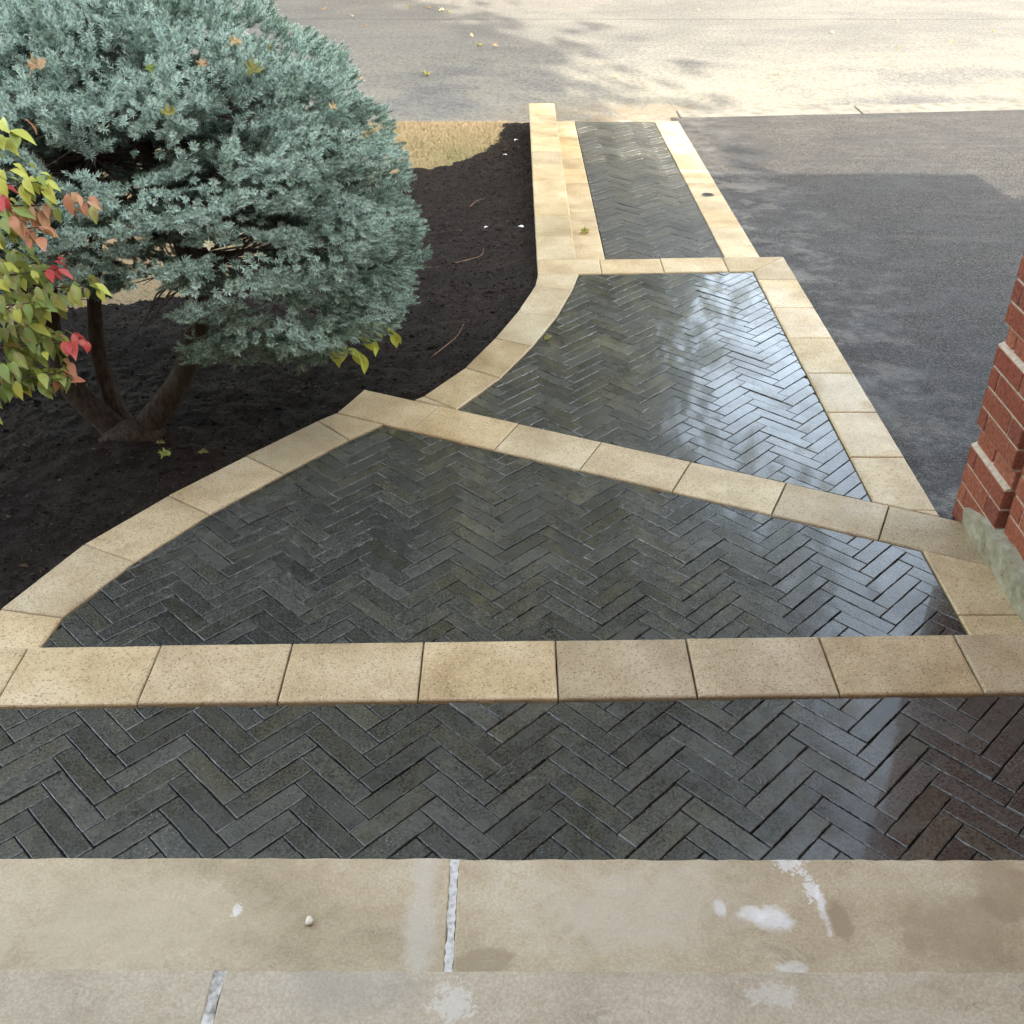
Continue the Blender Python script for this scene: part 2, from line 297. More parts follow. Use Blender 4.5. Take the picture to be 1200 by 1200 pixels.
M['lf_lime'] = m_leaf('bright lime leaf', (0.42, 0.46, 0.07), (0.55, 0.56, 0.12))
M['lf_salmon'] = m_leaf('salmon autumn leaf', (0.50, 0.19, 0.11), (0.46, 0.25, 0.13), (0.36, 0.24, 0.08))
M['lf_red'] = m_leaf('crimson autumn leaf', (0.48, 0.06, 0.055), (0.55, 0.13, 0.10))
M['lf_olive'] = m_leaf('olive fallen leaf', (0.13, 0.17, 0.03), (0.22, 0.24, 0.05), (0.34, 0.17, 0.08))
M['lf_tan'] = m_leaf('dry tan leaf', (0.42, 0.29, 0.16), (0.55, 0.42, 0.22), (0.28, 0.15, 0.07))
M['lf_pale'] = m_leaf('pale fallen leaf', (0.60, 0.55, 0.36), (0.66, 0.60, 0.45))
M['lf_far'] = m_rand('tree leaf', (0.030, 0.036, 0.020), (0.072, 0.078, 0.042), 0.7)
M['scrap'] = m_simple('white paper scrap', [(0.6, 0.6, 0.58), (0.75, 0.75, 0.72), (0.8, 0.8, 0.78)], 30, 0.8)
M['pebble'] = m_simple('cream pebble', [(0.35, 0.29, 0.2), (0.6, 0.53, 0.42), (0.72, 0.66, 0.55)], 40, 0.8)
M['dark'] = m_simple('dark recess', [(0.01, 0.01, 0.01), (0.02, 0.018, 0.016), (0.03, 0.028, 0.025)], 40, 0.6)
M['metal'] = m_simple('dull metal rim', [(0.12, 0.11, 0.09), (0.18, 0.16, 0.13), (0.24, 0.22, 0.18)], 50, 0.5)

# ------------------------------------------------------------------ mesh helpers
def link(name, me, parent=None, loc=None, rot=None):
    o = bpy.data.objects.new(name, me); COL.objects.link(o)
    if parent is not None: o.parent = parent
    if loc is not None: o.location = loc
    if rot is not None: o.rotation_euler = rot
    return o
def tag(o, label=None, cat=None, group=None, kind=None):
    if label: o['label'] = label
    if cat: o['category'] = cat
    if group: o['group'] = group
    if kind: o['kind'] = kind
    return o
def pymesh(name, v, f, mat, smooth=False):
    me = bpy.data.meshes.new(name); me.from_pydata(v, [], f); me.materials.append(mat)
    if smooth: me.polygons.foreach_set('use_smooth', [True] * len(me.polygons))
    me.update(); return me
def npmesh(name, V, F, mat, tint=None, smooth=False):      # V (n,3), F (m,k) all k-gons
    me = bpy.data.meshes.new(name); n, m, k = len(V), len(F), F.shape[1]
    me.vertices.add(n); me.vertices.foreach_set('co', np.ascontiguousarray(V, np.float32).ravel())
    me.loops.add(m * k); me.loops.foreach_set('vertex_index', np.ascontiguousarray(F, np.int32).ravel())
    me.polygons.add(m); me.polygons.foreach_set('loop_start', np.arange(0, m * k, k, dtype=np.int32))
    me.update(calc_edges=True)
    if smooth: me.polygons.foreach_set('use_smooth', np.ones(m, bool))
    if tint is not None:
        a = me.attributes.new('tint', 'FLOAT', 'POINT'); a.data.foreach_set('value', np.ascontiguousarray(tint, np.float32))
    me.materials.append(mat); me.validate(); return me
def area(p): return 0.5 * sum(p[i][0] * p[(i + 1) % len(p)][1] - p[(i + 1) % len(p)][0] * p[i][1] for i in range(len(p)))
def ccw(p): return list(p) if area(p) > 0 else list(p)[::-1]
def clean(p, e=0.0008):
    q = []
    for a in p:
        if not q or math.hypot(a[0] - q[-1][0], a[1] - q[-1][1]) > e: q.append(a)
    if len(q) > 1 and math.hypot(q[0][0] - q[-1][0], q[0][1] - q[-1][1]) < e: q.pop()
    return q
def clip_halfplane(p, a, b):                # keep what lies left of a->b
    out = []; nx, ny = -(b[1] - a[1]), b[0] - a[0]
    for i in range(len(p)):
        s, e = p[i - 1], p[i]
        ds = (s[0] - a[0]) * nx + (s[1] - a[1]) * ny; de = (e[0] - a[0]) * nx + (e[1] - a[1]) * ny
        if (ds >= 0) != (de >= 0):
            k = ds / (ds - de); out.append((s[0] + (e[0] - s[0]) * k, s[1] + (e[1] - s[1]) * k))
        if de >= 0: out.append(e)
    return out
def clip_convex(subject, clipper):
    c = ccw(clipper)
    for i in range(len(c)):
        if len(subject) < 3: return []
        subject = clip_halfplane(subject, c[i], c[(i + 1) % len(c)])
    return clean(subject)
def inset(p, d):
    n = len(p); out = []
    for i in range(n):
        a, b, c = p[i - 1], p[i], p[(i + 1) % n]
        e1 = (b[0] - a[0], b[1] - a[1]); e2 = (c[0] - b[0], c[1] - b[1])
        l1 = math.hypot(*e1) or 1; l2 = math.hypot(*e2) or 1
        n1 = (-e1[1] / l1, e1[0] / l1); n2 = (-e2[1] / l2, e2[0] / l2)
        m = (n1[0] + n2[0], n1[1] + n2[1]); k = 1 + n1[0] * n2[0] + n1[1] * n2[1]; k = max(k, 0.35)
        out.append((b[0] + m[0] / k * d, b[1] + m[1] / k * d))
    return out
def wobble(p, step, amp, rnd):
    out = []
    for i in range(len(p)):
        a, b = p[i], p[(i + 1) % len(p)]; l = math.hypot(b[0] - a[0], b[1] - a[1]); k = max(1, int(l / step))
        nx, ny = (b[1] - a[1]) / (l or 1), -(b[0] - a[0]) / (l or 1)
        for j in range(k):
            s = j / k + (rnd.uniform(-0.2, 0.2) / k if j else 0); w = rnd.uniform(-amp, amp * 0.5)
            out.append((a[0] + (b[0] - a[0]) * s + nx * w, a[1] + (b[1] - a[1]) * s + ny * w))
    return out
def slab_mesh(name, p, th, ch, mat, zf=None, rnd=None, step=0.05, amp=0.0, drop=None):
    """p: CCW polygon in local XY; top at local z 0 with a chamfer ring; zf(x,y) tilts it"""
    if amp: p = wobble(p, step, amp, rnd)
    zf = zf or (lambda x, y: 0.0); n = len(p); d = drop or ch
    mn = min(math.hypot(p[i][0] - p[i - 1][0], p[i][1] - p[i - 1][1]) for i in range(n))
    q1 = inset(p, ch * 0.35); q = inset(p, ch)
    if area(q) < area(p) * 0.3: q = [(x * 0.8 + sum(a[0] for a in p) / n * 0.2, y * 0.8 + sum(a[1] for a in p) / n * 0.2) for x, y in p]; q1 = [((a[0] + b[0]) / 2, (a[1] + b[1]) / 2) for a, b in zip(p, q)]
    j = lambda: 0.0
    v = [(x, y, zf(x, y) - th) for x, y in p] + [(x, y, zf(x, y) - d) for x, y in p] + [(x, y, zf(x, y) - d * 0.35) for x, y in q1] + [(x, y, zf(x, y) + j()) for x, y in q]
    f = [(r * n + i, r * n + (i + 1) % n, (r + 1) * n + (i + 1) % n, (r + 1) * n + i) for r in range(3) for i in range(n)]
    f.append(tuple(range(3 * n, 4 * n)))
    return pymesh(name, v, f, mat)
def piece(name, poly, ztop, th, ch, mat, parent, zf=None, rnd=random, gap=0.003, step=0.06, amp=0.0, jz=0.0):
    """one stone of a known outline in world XY, its origin at its middle"""
    p = inset(ccw(clean(poly)), gap); cx = sum(a[0] for a in p) / len(p); cy = sum(a[1] for a in p) / len(p)
    z0 = (zf(cx, cy) if zf else ztop) + rnd.uniform(-jz, jz)
    f = (lambda x, y: zf(x + cx, y + cy) - zf(cx, cy)) if zf else None
    return link(name, slab_mesh(name, [(x - cx, y - cy) for x, y in p], th, ch, mat, f, rnd, step, amp), parent, (cx, cy, z0))
def prism(name, poly, z0, z1, mat, parent=None, zf=None):
    p = ccw(poly); n = len(p); zt = zf or (lambda x, y: z1)
    v = [(x, y, z0) for x, y in p] + [(x, y, zt(x, y)) for x, y in p]
    f = [(i, (i + 1) % n, n + (i + 1) % n, n + i) for i in range(n)] + [tuple(range(n, 2 * n)), tuple(range(n))[::-1]]
    return link(name, pymesh(name, v, f, mat), parent)
def box_mesh(name, a, b, mat, bev=0.0):
    (x0, y0, z0), (x1, y1, z1) = a, b
    v = [(x, y, z) for z in (z0, z1) for (x, y) in ((x0, y0), (x1, y0), (x1, y1), (x0, y1))]
    return pymesh(name, v, [(0, 1, 5, 4), (1, 2, 6, 5), (2, 3, 7, 6), (3, 0, 4, 7), (4, 5, 6, 7), (3, 2, 1, 0)], mat)
def tube_arrays(pts, rads, seg=8):
    P = [Vector(p) for p in pts]; V = []; F = []
    up = Vector((0.31, 0.2, 0.93))
    for i, p in enumerate(P):
        t = (P[min(i + 1, len(P) - 1)] - P[max(i - 1, 0)]).normalized(); a = t.cross(up)
        if a.length < 0.1: a = t.cross(Vector((1, 0, 0)))
        a.normalize(); b = t.cross(a)
        for k in range(seg):
            w = 2 * math.pi * k / seg; V.append(tuple(p + (a * math.cos(w) + b * math.sin(w)) * rads[i]))
    for i in range(len(P) - 1):
        for k in range(seg): F.append((i * seg + k, i * seg + (k + 1) % seg, (i + 1) * seg + (k + 1) % seg, (i + 1) * seg + k))
    return V, F
def tube(name, pts, rads, mat, parent=None, seg=8, lump=0.0):
    V, F = tube_arrays(pts, rads, seg); n = len(V)
    if lump: V = [tuple(c + random.uniform(-lump, lump) for c in v) for v in V]
    F = F + [tuple(range(seg))[::-1], tuple(range(n - seg, n))]
    return link(name, pymesh(name, V, F, mat, True), parent)
def smooth_path(pts, n):
    P = [Vector(p) for p in pts]; P = [P[0] * 2 - P[1]] + P + [P[-1] * 2 - P[-2]]; out = []
    for i in range(1, len(P) - 2):
        for k in range(n):
            t = k / n; a, b, c, d = P[i - 1:i + 3]
            out.append(0.5 * ((2 * b) + (c - a) * t + (2 * a - 5 * b + 4 * c - d) * t * t + (3 * b - a - 3 * c + d) * t ** 3))
    out.append(P[-2]); return out
def inpoly(X, Y, poly):
    r = np.zeros(X.shape, bool); n = len(poly)
    for i in range(n):
        x0, y0 = poly[i - 1]; x1, y1 = poly[i]
        c = ((y0 > Y) != (y1 > Y)); r ^= c & (X < (x1 - x0) * (Y - y0) / ((y1 - y0) if y1 != y0 else 1e-9) + x0)
    return r
def vnoise(X, Y, sc, seed=0):                       # cheap smooth value noise
    r = np.random.default_rng(seed); T = r.random((64, 64)); x = X * sc + 100; y = Y * sc + 100
    xi = np.floor(x).astype(int); yi = np.floor(y).astype(int); fx = x - xi; fy = y - yi; fx = fx * fx * (3 - 2 * fx); fy = fy * fy * (3 - 2 * fy)
    g = lambda a, b: T[a % 64, b % 64]
    return (g(xi, yi) * (1 - fx) + g(xi + 1, yi) * fx) * (1 - fy) + (g(xi, yi + 1) * (1 - fx) + g(xi + 1, yi + 1) * fx) * fy

# ------------------------------------------------------------------ levels and outlines (metres; the landing is z = 0)
Z2 = -0.18
def z_path(x, y): return -0.33 - 0.025 * (y - 6.0)                    # the footpath falls to the street
def z_drive(y): return (-0.215 - 0.0452 * (y - 3.3)) if y < 6 else z_path(0, y) - 0.007
def z_ground(y): return -0.215 if y < 5.8 else -0.215 - 0.049 * (y - 5.8)
PL, PW = 0.2225, 0.0587                                               # paver module
diag_lo = lambda x: 3.741 - 0.4600 * x
diag_up = lambda x: 4.0155 - 0.4600 * x
L2i = [(-1.502, 2.33), (-1.459, 2.695), (-1.317, 3.0), (-1.128, 3.302), (-0.905, 3.589), (-0.682, 3.862), (-0.553, diag_lo(-0.553))]
L2o = [(-1.745, 2.33), (-1.678, 2.739), (-1.529, 3.109), (-1.316, 3.432), (-1.082, 3.728), (-0.837, 4.025), (-0.768, diag_lo(-0.768))]
L3i = [(-0.248, diag_up(-0.248)), (-0.058, 4.436), (0.093, 4.784), (0.224, 5.149), (0.322, 5.517), (0.372, 5.765)]
L3o = [(-0.401, 4.256), (-0.226, 4.547), (-0.091, 4.882), (0.020, 5.211), (0.117, 5.574), (0.138, 5.755)]
rown = lambda x: 5.75 + 0.04 * x
rowf = lambda x: 5.975 + 0.04 * x
c1n = lambda x: 2.125 + 0.020 * x
c1f = lambda x: 2.370 + 0.022 * x

def herringbone(region, P, parent, zf, th=0.055, angle=0.0, jz=0.0012, mat='paver'):
    """every paver its own object; full ones share a few mesh shapes, cut ones are clipped to the region"""
    region = ccw(region); rnd = random.Random(int(P[0] * 1000) + 11)
    variants = [slab_mesh('paver', ccw([(-PL / 2 + 0.0019, -PW / 2 + 0.0019), (PL / 2 - 0.0019, -PW / 2 + 0.0019), (PL / 2 - 0.0019, PW / 2 - 0.0019), (-PL / 2 + 0.0019, PW / 2 - 0.0019)]), th, 0.0016, M[mat], None, rnd, 0.03, 0.0013, 0.0018) for _ in range(14)]
    q = 1 / math.sqrt(2); u = (q, q); v = (q, -q); nn = (-q, q)
    xs = [p[0] for p in region]; ys = [p[1] for p in region]
    a, b = PL * math.sqrt(2), PW * math.sqrt(2)
    i0, i1 = int((min(xs) - P[0]) / a) - 2, int((max(xs) - P[0]) / a) + 2
    j0, j1 = int((min(ys) - P[1]) / b) - 5, int((max(ys) - P[1]) / b) + 5
    rc = (sum(xs) / len(xs), sum(ys) / len(ys)); ca, sa = math.cos(angle), math.sin(angle)
    def rot(x, y): x -= rc[0]; y -= rc[1]; return (rc[0] + x * ca - y * sa, rc[1] + x * sa + y * ca)
    cnt = 0
    for i in range(i0, i1):
        for j in range(j0, j1):
            px, py = P[0] + i * a, P[1] + j * b
            for kind in (0, 1):
                if kind == 0: cx = px - u[0] * PL / 2 + nn[0] * PW / 2; cy = py - u[1] * PL / 2 + nn[1] * PW / 2; ang = math.pi / 4
                else: cx = px + v[0] * PL / 2 - u[0] * PW / 2; cy = py + v[1] * PL / 2 - u[1] * PW / 2; ang = -math.pi / 4
                cx, cy = rot(cx, cy); an = ang + angle
                c, s = math.cos(an), math.sin(an)
                loc = lambda x, y: ((x - cx) * c + (y - cy) * s, -(x - cx) * s + (y - cy) * c)
                hl, hw = PL / 2 - 0.0019, PW / 2 - 0.0019
                rect = [(-hl, -hw), (hl, -hw), (hl, hw), (-hl, hw)]
                poly = clip_convex([loc(x, y) for x, y in region], rect)
                if len(poly) < 3: continue
                A = area(poly)
                if A < 0.00022: continue
                z = zf(cx, cy) + rnd.gauss(0, jz)
                tilt = (rnd.gauss(0, 0.0035), rnd.gauss(0, 0.002))
                if A > 0.995 * 4 * hl * hw: me = variants[cnt % 14]; flip = math.pi * (rnd.random() < 0.5)
                else:
                    me = slab_mesh('paver', ccw(poly), th, 0.0015, M[mat], None, rnd, 0.05, 0.0009, 0.0017); flip = 0
                sl = (zf(cx + 0.1, cy) - zf(cx - 0.1, cy)) / 0.2, (zf(cx, cy + 0.1) - zf(cx, cy - 0.1)) / 0.2
                o = link('paver', me, parent, (cx, cy, z))
                nrm = Vector((-sl[0] + tilt[0] * -s + tilt[1] * c, -sl[1] + tilt[0] * c + tilt[1] * s, 1)).normalized()
                xax = Vector((c, s, 0)); xax = (xax - nrm * xax.dot(nrm)).normalized(); yax = nrm.cross(xax)
                mt = Matrix((xax, yax, nrm)).transposed()
                if flip: mt = mt @ Matrix.Rotation(math.pi, 3, 'Z')
                o.rotation_euler = mt.to_euler(); cnt += 1
    return cnt

# ------------------------------------------------------------------ the ground, street, driveway
g = link('ground', pymesh('ground', [(-600, -300, -0.9), (600, -300, -0.9), (600, 900, -0.9), (-600, 900, -0.9)], [(0, 1, 2, 3)], M['lawn'])); tag(g, kind='structure')
def sheet(name, x0, x1, ys, zf, mat, nx=2):
    v = [(x0 + (x1 - x0) * i / (nx - 1), y, zf(y)) for y in ys for i in range(nx)]
    f = [(r * nx + i, r * nx + i + 1, (r + 1) * nx + i + 1, (r + 1) * nx + i) for r in range(len(ys) - 1) for i in range(nx - 1)]
    return link(name, pymesh(name, v, f, mat))
st = sheet('street', -60, 60, [10.2, 12, 16, 20, 24], lambda y: -0.475 - 0.004 * (y - 10), M['street']); tag(st, 'worn pale grey street along the top of the picture', kind='structure')
def ye(x): return 10.56 if x < 1.6 else 10.56 + 0.112 * (x - 1.6)
dv = [(1.50, 3.10), (1.50, 6.0), (1.50, 10.60), (1.72, 10.60), (3.3, 10.76), (5.1, 10.97), (9.0, 11.4), (9.0, 6.0), (9.0, 3.10)]
dvz = [(x, y, z_drive(y)) for x, y in dv]
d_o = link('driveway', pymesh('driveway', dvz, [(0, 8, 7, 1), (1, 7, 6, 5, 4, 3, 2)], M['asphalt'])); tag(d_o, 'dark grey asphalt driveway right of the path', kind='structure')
# kerb: low concrete band between driveway and street, each cast length its own piece
kb = tag(link('kerb', None), 'low bleached concrete kerb between driveway and street', kind='structure')
kx = [1.60, 3.4, 5.2, 7.0, 8.8, 10.6]
for i in range(len(kx) - 1):
    x0, x1 = kx[i], kx[i + 1]; e = lambda x: 10.60 + 0.108 * max(0, x - 1.7)
    piece('kerb_length', [(x0, e(x0)), (x1, e(x1)), (x1, e(x1) + 0.42), (x0, e(x0) + 0.36)], -0.464, 0.10, 0.012, M['curb'], kb, rnd=random, gap=0.004)
piece('kerb_length', [(0.37, 10.46), (1.59, 10.46), (1.59, 10.90), (0.37, 10.86)], -0.455, 0.10, 0.014, M['street'], kb, gap=0.004, amp=0.006)
lw = []
ys = [1.0, 3, 5, 5.8, 7, 8, 9, 10.0, 10.52]
lawn = sheet('lawn', -14, 0.15, ys, lambda y: z_ground(y) - 0.03, M['lawn']); tag(lawn, 'dry yellow lawn between planting bed and street', kind='structure')

# planting bed of black mulch
BED = [(-0.04, 10.36), (-0.10, 9.9), (-0.17, 9.35), (-0.27, 9.0), (-0.49, 8.62), (-0.80, 8.42), (-1.10, 8.15), (-1.42, 6.6), (-1.75, 5.55), (-2.4, 5.28), (-3.4, 5.12), (-3.6, 5.0), (-3.6, 1.4), (-1.6, 1.4),
       (-1.66, 2.4)] + [(x + 0.05, y - 0.03) for x, y in L2o[1:]] + [(-0.60, 4.27), (-0.42, 4.19)] + [(x + 0.05, y) for x, y in L3o] + [(0.18, 6.0), (0.18, 10.36)]
nx, ny = 190, 450
gx, gy = np.meshgrid(np.linspace(-3.6, 0.2, nx), np.linspace(1.4, 10.4, ny))
def mulch_z(X, Y):
    base = np.where(Y < 5.8, -0.215, -0.215 - 0.049 * (Y - 5.8)) - 0.004
    mound = 0.05 * np.exp(-((X + 1.6) ** 2 + (Y - 3.9) ** 2) / 0.25)
    return base + mound + 0.028 * (vnoise(X, Y, 3, 1) - 0.5) + 0.018 * (vnoise(X, Y, 14, 2) - 0.5) + 0.014 * (vnoise(X, Y, 37, 3) - 0.5)
edgej = 0.11 * (vnoise(gx, gy, 9, 8) - 0.5) * (gx < -0.02)
keep = inpoly((gx + edgej)[:-1, :-1] + 0.01, gy[:-1, :-1] + 0.01, BED)
gz = mulch_z(gx, gy)
V = np.stack([gx, gy, gz], -1).reshape(-1, 3); idx = np.arange(nx * ny).reshape(ny, nx)
Fq = np.stack([idx[:-1, :-1], idx[:-1, 1:], idx[1:, 1:], idx[1:, :-1]], -1)[keep]
bed = tag(link('planting_bed', npmesh('planting_bed', V, Fq, M['mulch'], smooth=True)), 'bed of black mulch beside the paved walkway', kind='structure')
n = 60000
X = rng.uniform(-3.4, 0.15, n); Y = 1.6 + (10.3 - 1.6) * rng.random(n) ** 1.15; k = inpoly(X, Y, BED); X, Y = X[k], Y[k]; n = len(X)
c = np.stack([X, Y, mulch_z(X, Y) + 0.002], -1); sz = rng.gamma(2.0, 0.0019, n)[:, None] + 0.0018
T = rng.normal(size=(n, 4, 3)); T /= np.linalg.norm(T, axis=2, keepdims=True); T *= np.array([1.6, 1, 1])
V = (c[:, None, :] + T * sz[:, None, :]).reshape(-1, 3); b4 = np.arange(n)[:, None, None] * 4
F = (np.array([[0, 1, 2], [0, 3, 1], [0, 2, 3], [1, 3, 2]])[None] + b4).reshape(-1, 3)
n2 = 5000                                              # and longer shreds of bark
X2 = rng.uniform(-3.2, 0.12, n2); Y2 = 1.8 + 8.4 * rng.random(n2) ** 1.2; k2 = inpoly(X2, Y2, BED); X2, Y2 = X2[k2], Y2[k2]; n2 = len(X2)
c2 = np.stack([X2, Y2, mulch_z(X2, Y2) + 0.004], -1); a2 = rng.uniform(0, 2 * np.pi, n2); l2 = rng.uniform(0.006, 0.02, n2)[:, None]
ax2 = np.stack([np.cos(a2), np.sin(a2), rng.normal(0, 0.25, n2)], -1); sd2 = np.stack([-np.sin(a2), np.cos(a2), rng.normal(0, 0.3, n2)], -1) * rng.uniform(0.0012, 0.0035, n2)[:, None]
upz = np.array([0, 0, 0.003]); V2 = np.stack([c2 - ax2 * l2, c2 + sd2 + upz, c2 + ax2 * l2, c2 - sd2], 1).reshape(-1, 3)
F2 = (np.array([[0, 1, 2], [0, 2, 3], [0, 3, 1], [1, 3, 2]])[None] + np.arange(n2)[:, None, None] * 4 + len(V)).reshape(-1, 3)
V = np.concatenate([V, V2]); F = np.concatenate([F, F2]); tnt = np.concatenate([np.repeat(rng.random(n) ** 3, 4), np.repeat(0.3 + 0.9 * rng.random(n2) ** 2, 4)])
cr = tag(link('mulch_crumbs', npmesh('mulch_crumbs', V, F, M['chip'], tnt)), 'loose dark crumbs covering the planting bed', 'mulch', kind='stuff')
n = 110000                                            # dry grass
X = rng.uniform(-5.0, -0.02, n); Y = rng.uniform(5.0, 10.5, n); X[:70000] = rng.uniform(-1.9, -0.02, 70000); Y[:70000] = rng.uniform(7.6, 10.5, 70000); k = ~inpoly(X - 0.03 * rng.random(n), Y + 0.03 * rng.random(n), BED); X, Y = X[k], Y[k]; n = len(X)
zz = np.where(Y < 5.8, -0.215, -0.215 - 0.049 * (Y - 5.8)) - 0.03
ang = rng.uniform(0, 2 * np.pi, n); ln = rng.uniform(0.015, 0.045, n); h = ln * rng.uniform(0.25, 0.8, n); dx, dy = np.cos(ang), np.sin(ang); w = 0.0022
A = np.stack([X - dy * w, Y + dx * w, zz], -1); B = np.stack([X + dy * w, Y - dx * w, zz], -1); Cc = np.stack([X + dx * ln, Y + dy * ln, zz + h], -1)
tn = np.clip((vnoise(X, Y, 1.6, 5) - 0.68) * 1.6 + np.where((X > -0.55) & (Y < 9.3), 0.25, 0) + rng.normal(0, 0.28, n), 0, 1)
V = np.stack([A, B, Cc], 1).reshape(-1, 3); F = np.arange(3 * n).reshape(-1, 3)
tag(link('grass', npmesh('grass', V, F, M['straw'], np.repeat(tn, 3))), 'short dry straw coloured grass by the street', 'grass', kind='stuff')

# ------------------------------------------------------------------ the landing (z = 0) with its buff nosing stones
landing = tag(prism('landing', [(-2.4, 1.40), (1.64, 1.40), (1.64, c1f(1.64) - 0.02), (-2.4, c1f(-2.4) - 0.02)], -0.5, -0.0215, M['sand']), 'herringbone paved landing below the stone step', kind='structure')
herringbone([(-2.3, 1.42), (1.62, 1.42), (1.62, c1n(1.62) - 0.004), (-2.3, c1n(-2.3) - 0.004)], (0.129, 2.045), landing, lambda x, y: -0.010, 0.04)
jx = [-2.15, -1.77, -1.39, -1.010, -0.635, -0.257, 0.122, 0.500, 0.887, 1.280, 1.64]
for i in range(len(jx) - 1):
    a, b = jx[i], jx[i + 1]; piece('edging_stone', [(a, c1n(a)), (b, c1n(b)), (b, c1f(b)), (a, c1f(a))], 0.0, 0.06, 0.006, M['tan'], landing, gap=0.0018, jz=0.0015, amp=0.0008, step=0.05)

# ------------------------------------------------------------------ the walkway (one step down): two herringbone fields framed in buff stone
walk_out = [(-1.745, 2.30)] + L2o[1:] + [(-0.672, 4.323), (-0.44, diag_up(-0.44))] + L3o + [(0.138, rowf(0.138)), (1.58, rowf(1.58)), (1.58, diag_up(1.58)), (1.648, diag_up(1.648)), (1.648, 2.30)]
ins = inset(ccw(walk_out), 0.012)
walkway = tag(prism('walkway', ins, -0.6, Z2 - 0.0175, M['sand']), 'curving walkway of dark herringbone pavers framed in buff stone', kind='structure')
G = 0.005
reg2 = L2i + [(1.445, diag_lo(1.445)), (1.445, 2.33)]
herringbone(inset(ccw(reg2), G), (-0.185, 3.152), walkway, lambda x, y: Z2 - 0.006, 0.04)
reg3 = L3i + [(1.36, rown(1.36)), (1.36, diag_up(1.36))]
herringbone(inset(ccw(reg3), G), (0.740, 4.144), walkway, lambda x, y: Z2 - 0.006, 0.04, angle=R(1.5))
E_ = dict(ztop=Z2, th=0.06, ch=0.0055, mat=M['tan'], parent=walkway, gap=0.0016, jz=0.0015, amp=0.0009, step=0.05)
for i in range(len(L2i) - 1): piece('edging_stone', [L2i[i], L2i[i + 1], L2o[i + 1], L2o[i]], **E_)
dj = [-0.43, -0.08, 0.262, 0.609, 0.957, 1.309]; off = 0.1041
lo = [(-0.768, diag_lo(-0.768))] + [(x, diag_lo(x)) for x in dj] + [(1.648, diag_lo(1.648))]
up = [(-0.672, diag_up(-0.672))] + [(x + off, diag_up(x + off)) for x in dj] + [(1.648, diag_up(1.648))]
for i in range(len(lo) - 1): piece('edging_stone', [lo[i], lo[i + 1], up[i + 1], up[i]], **E_)
ry = [2.30, 2.712]
piece('edging_stone', [(1.445, 2.30), (1.647, 2.30), (1.647, 2.712), (1.445, 2.712)], **E_)
piece('edging_stone', [(1.445, 2.712), (1.647, 2.712), (1.647, diag_lo(1.647)), (1.445, diag_lo(1.445))], **E_)
piece('edging_stone', [(-0.44, diag_up(-0.44)), L3i[0], L3o[0]], **E_)
for i in range(len(L3i) - 1): piece('edging_stone', [L3i[i], L3i[i + 1], L3o[i + 1], L3o[i]], **E_)
jy = [3.723, 4.105, 4.491, 4.883, 5.271, 5.67]
piece('edging_stone', [(1.49, 3.331), (1.58, diag_up(1.58)), (1.58, 3.331)], **E_)
piece('edging_stone', [(1.36, diag_up(1.36)), (1.488, 3.331), (1.58, 3.331), (1.58, 3.723), (1.36, 3.723)], **E_)
for i in range(5): piece('edging_stone', [(1.36, jy[i]), (1.58, jy[i]), (1.58, jy[i + 1]), (1.36, jy[i + 1])], **E_)
piece('edging_stone', [(1.36, 5.67), (1.58, 5.67), (1.58, rowf(1.58)), (1.36, rown(1.36))], **E_)
rx = [0.138, 0.500, 0.855, 1.220]
for i in range(3): piece('edging_stone', [(rx[i], rown(rx[i])), (rx[i + 1], rown(rx[i + 1])), (rx[i + 1], rowf(rx[i + 1])), (rx[i], rowf(rx[i]))], **E_)
piece('edging_stone', [(1.22, rown(1.22)), (1.36, rown(1.36)), (1.58, rowf(1.58)), (1.22, rowf(1.22))], **E_)

# ------------------------------------------------------------------ the footpath running down to the street
footpath = tag(prism('footpath', [(0.30, 5.9), (1.545, 5.9), (1.545, 10.38), (0.30, 10.38)], -0.8, 0, M['sand'], None, lambda x, y: z_path(x, y) - 0.0155), 'straight herringbone footpath running down to the street', kind='structure')
herringbone([(0.580, 5.95), (1.320, 5.95), (1.320, 10.40), (0.580, 10.40)], (1.081, 6.85), footpath, lambda x, y: z_path(x, y) - 0.004, 0.04, mat='paver_dry')
P_ = dict(ztop=0, th=0.06, ch=0.0055, mat=M['tan'], parent=footpath, gap=0.0016, amp=0.0009, step=0.05, zf=z_path)
k = 0; y = 5.94
while y < 10.35:
    y1 = min(y + 0.383, 10.40); y1 = 10.40 if 10.40 - y1 < 0.15 else y1
    for a, b in ((0.35, 0.575), (1.325, 1.55)): piece('edging_stone', [(a, y), (b, y), (b, y1), (a, y1)], **P_)
    y = y1
fx = bpy.data.objects.new('recessed_light', None); COL.objects.link(fx); fx.location = (1.437, 7.88, z_path(0, 7.88) + 0.001)
tag(fx, 'small round dark light fitting set into the buff edging by the driveway', 'light')
def disc(name, r0, r1, z0, z1, mat, parent, seg=28):
    v = []; 
    for r, z in ((r1, z0), (r1, z1), (r0, z1), (r0, z0)):
        v += [(r * math.cos(2 * math.pi * i / seg), r * math.sin(2 * math.pi * i / seg), z) for i in range(seg)]
    f = [(q * seg + i, q * seg + (i + 1) % seg, ((q + 1) % 4) * seg + (i + 1) % seg, ((q + 1) % 4) * seg + i) for q in range(4) for i in range(seg)]
    return link(name, pymesh(name, v, f, mat), parent)
disc('rim', 0.040, 0.048, -0.01, 0.004, M['metal'], fx); disc('lens', 0.0005, 0.0398, -0.01, 0.002, M['dark'], fx)

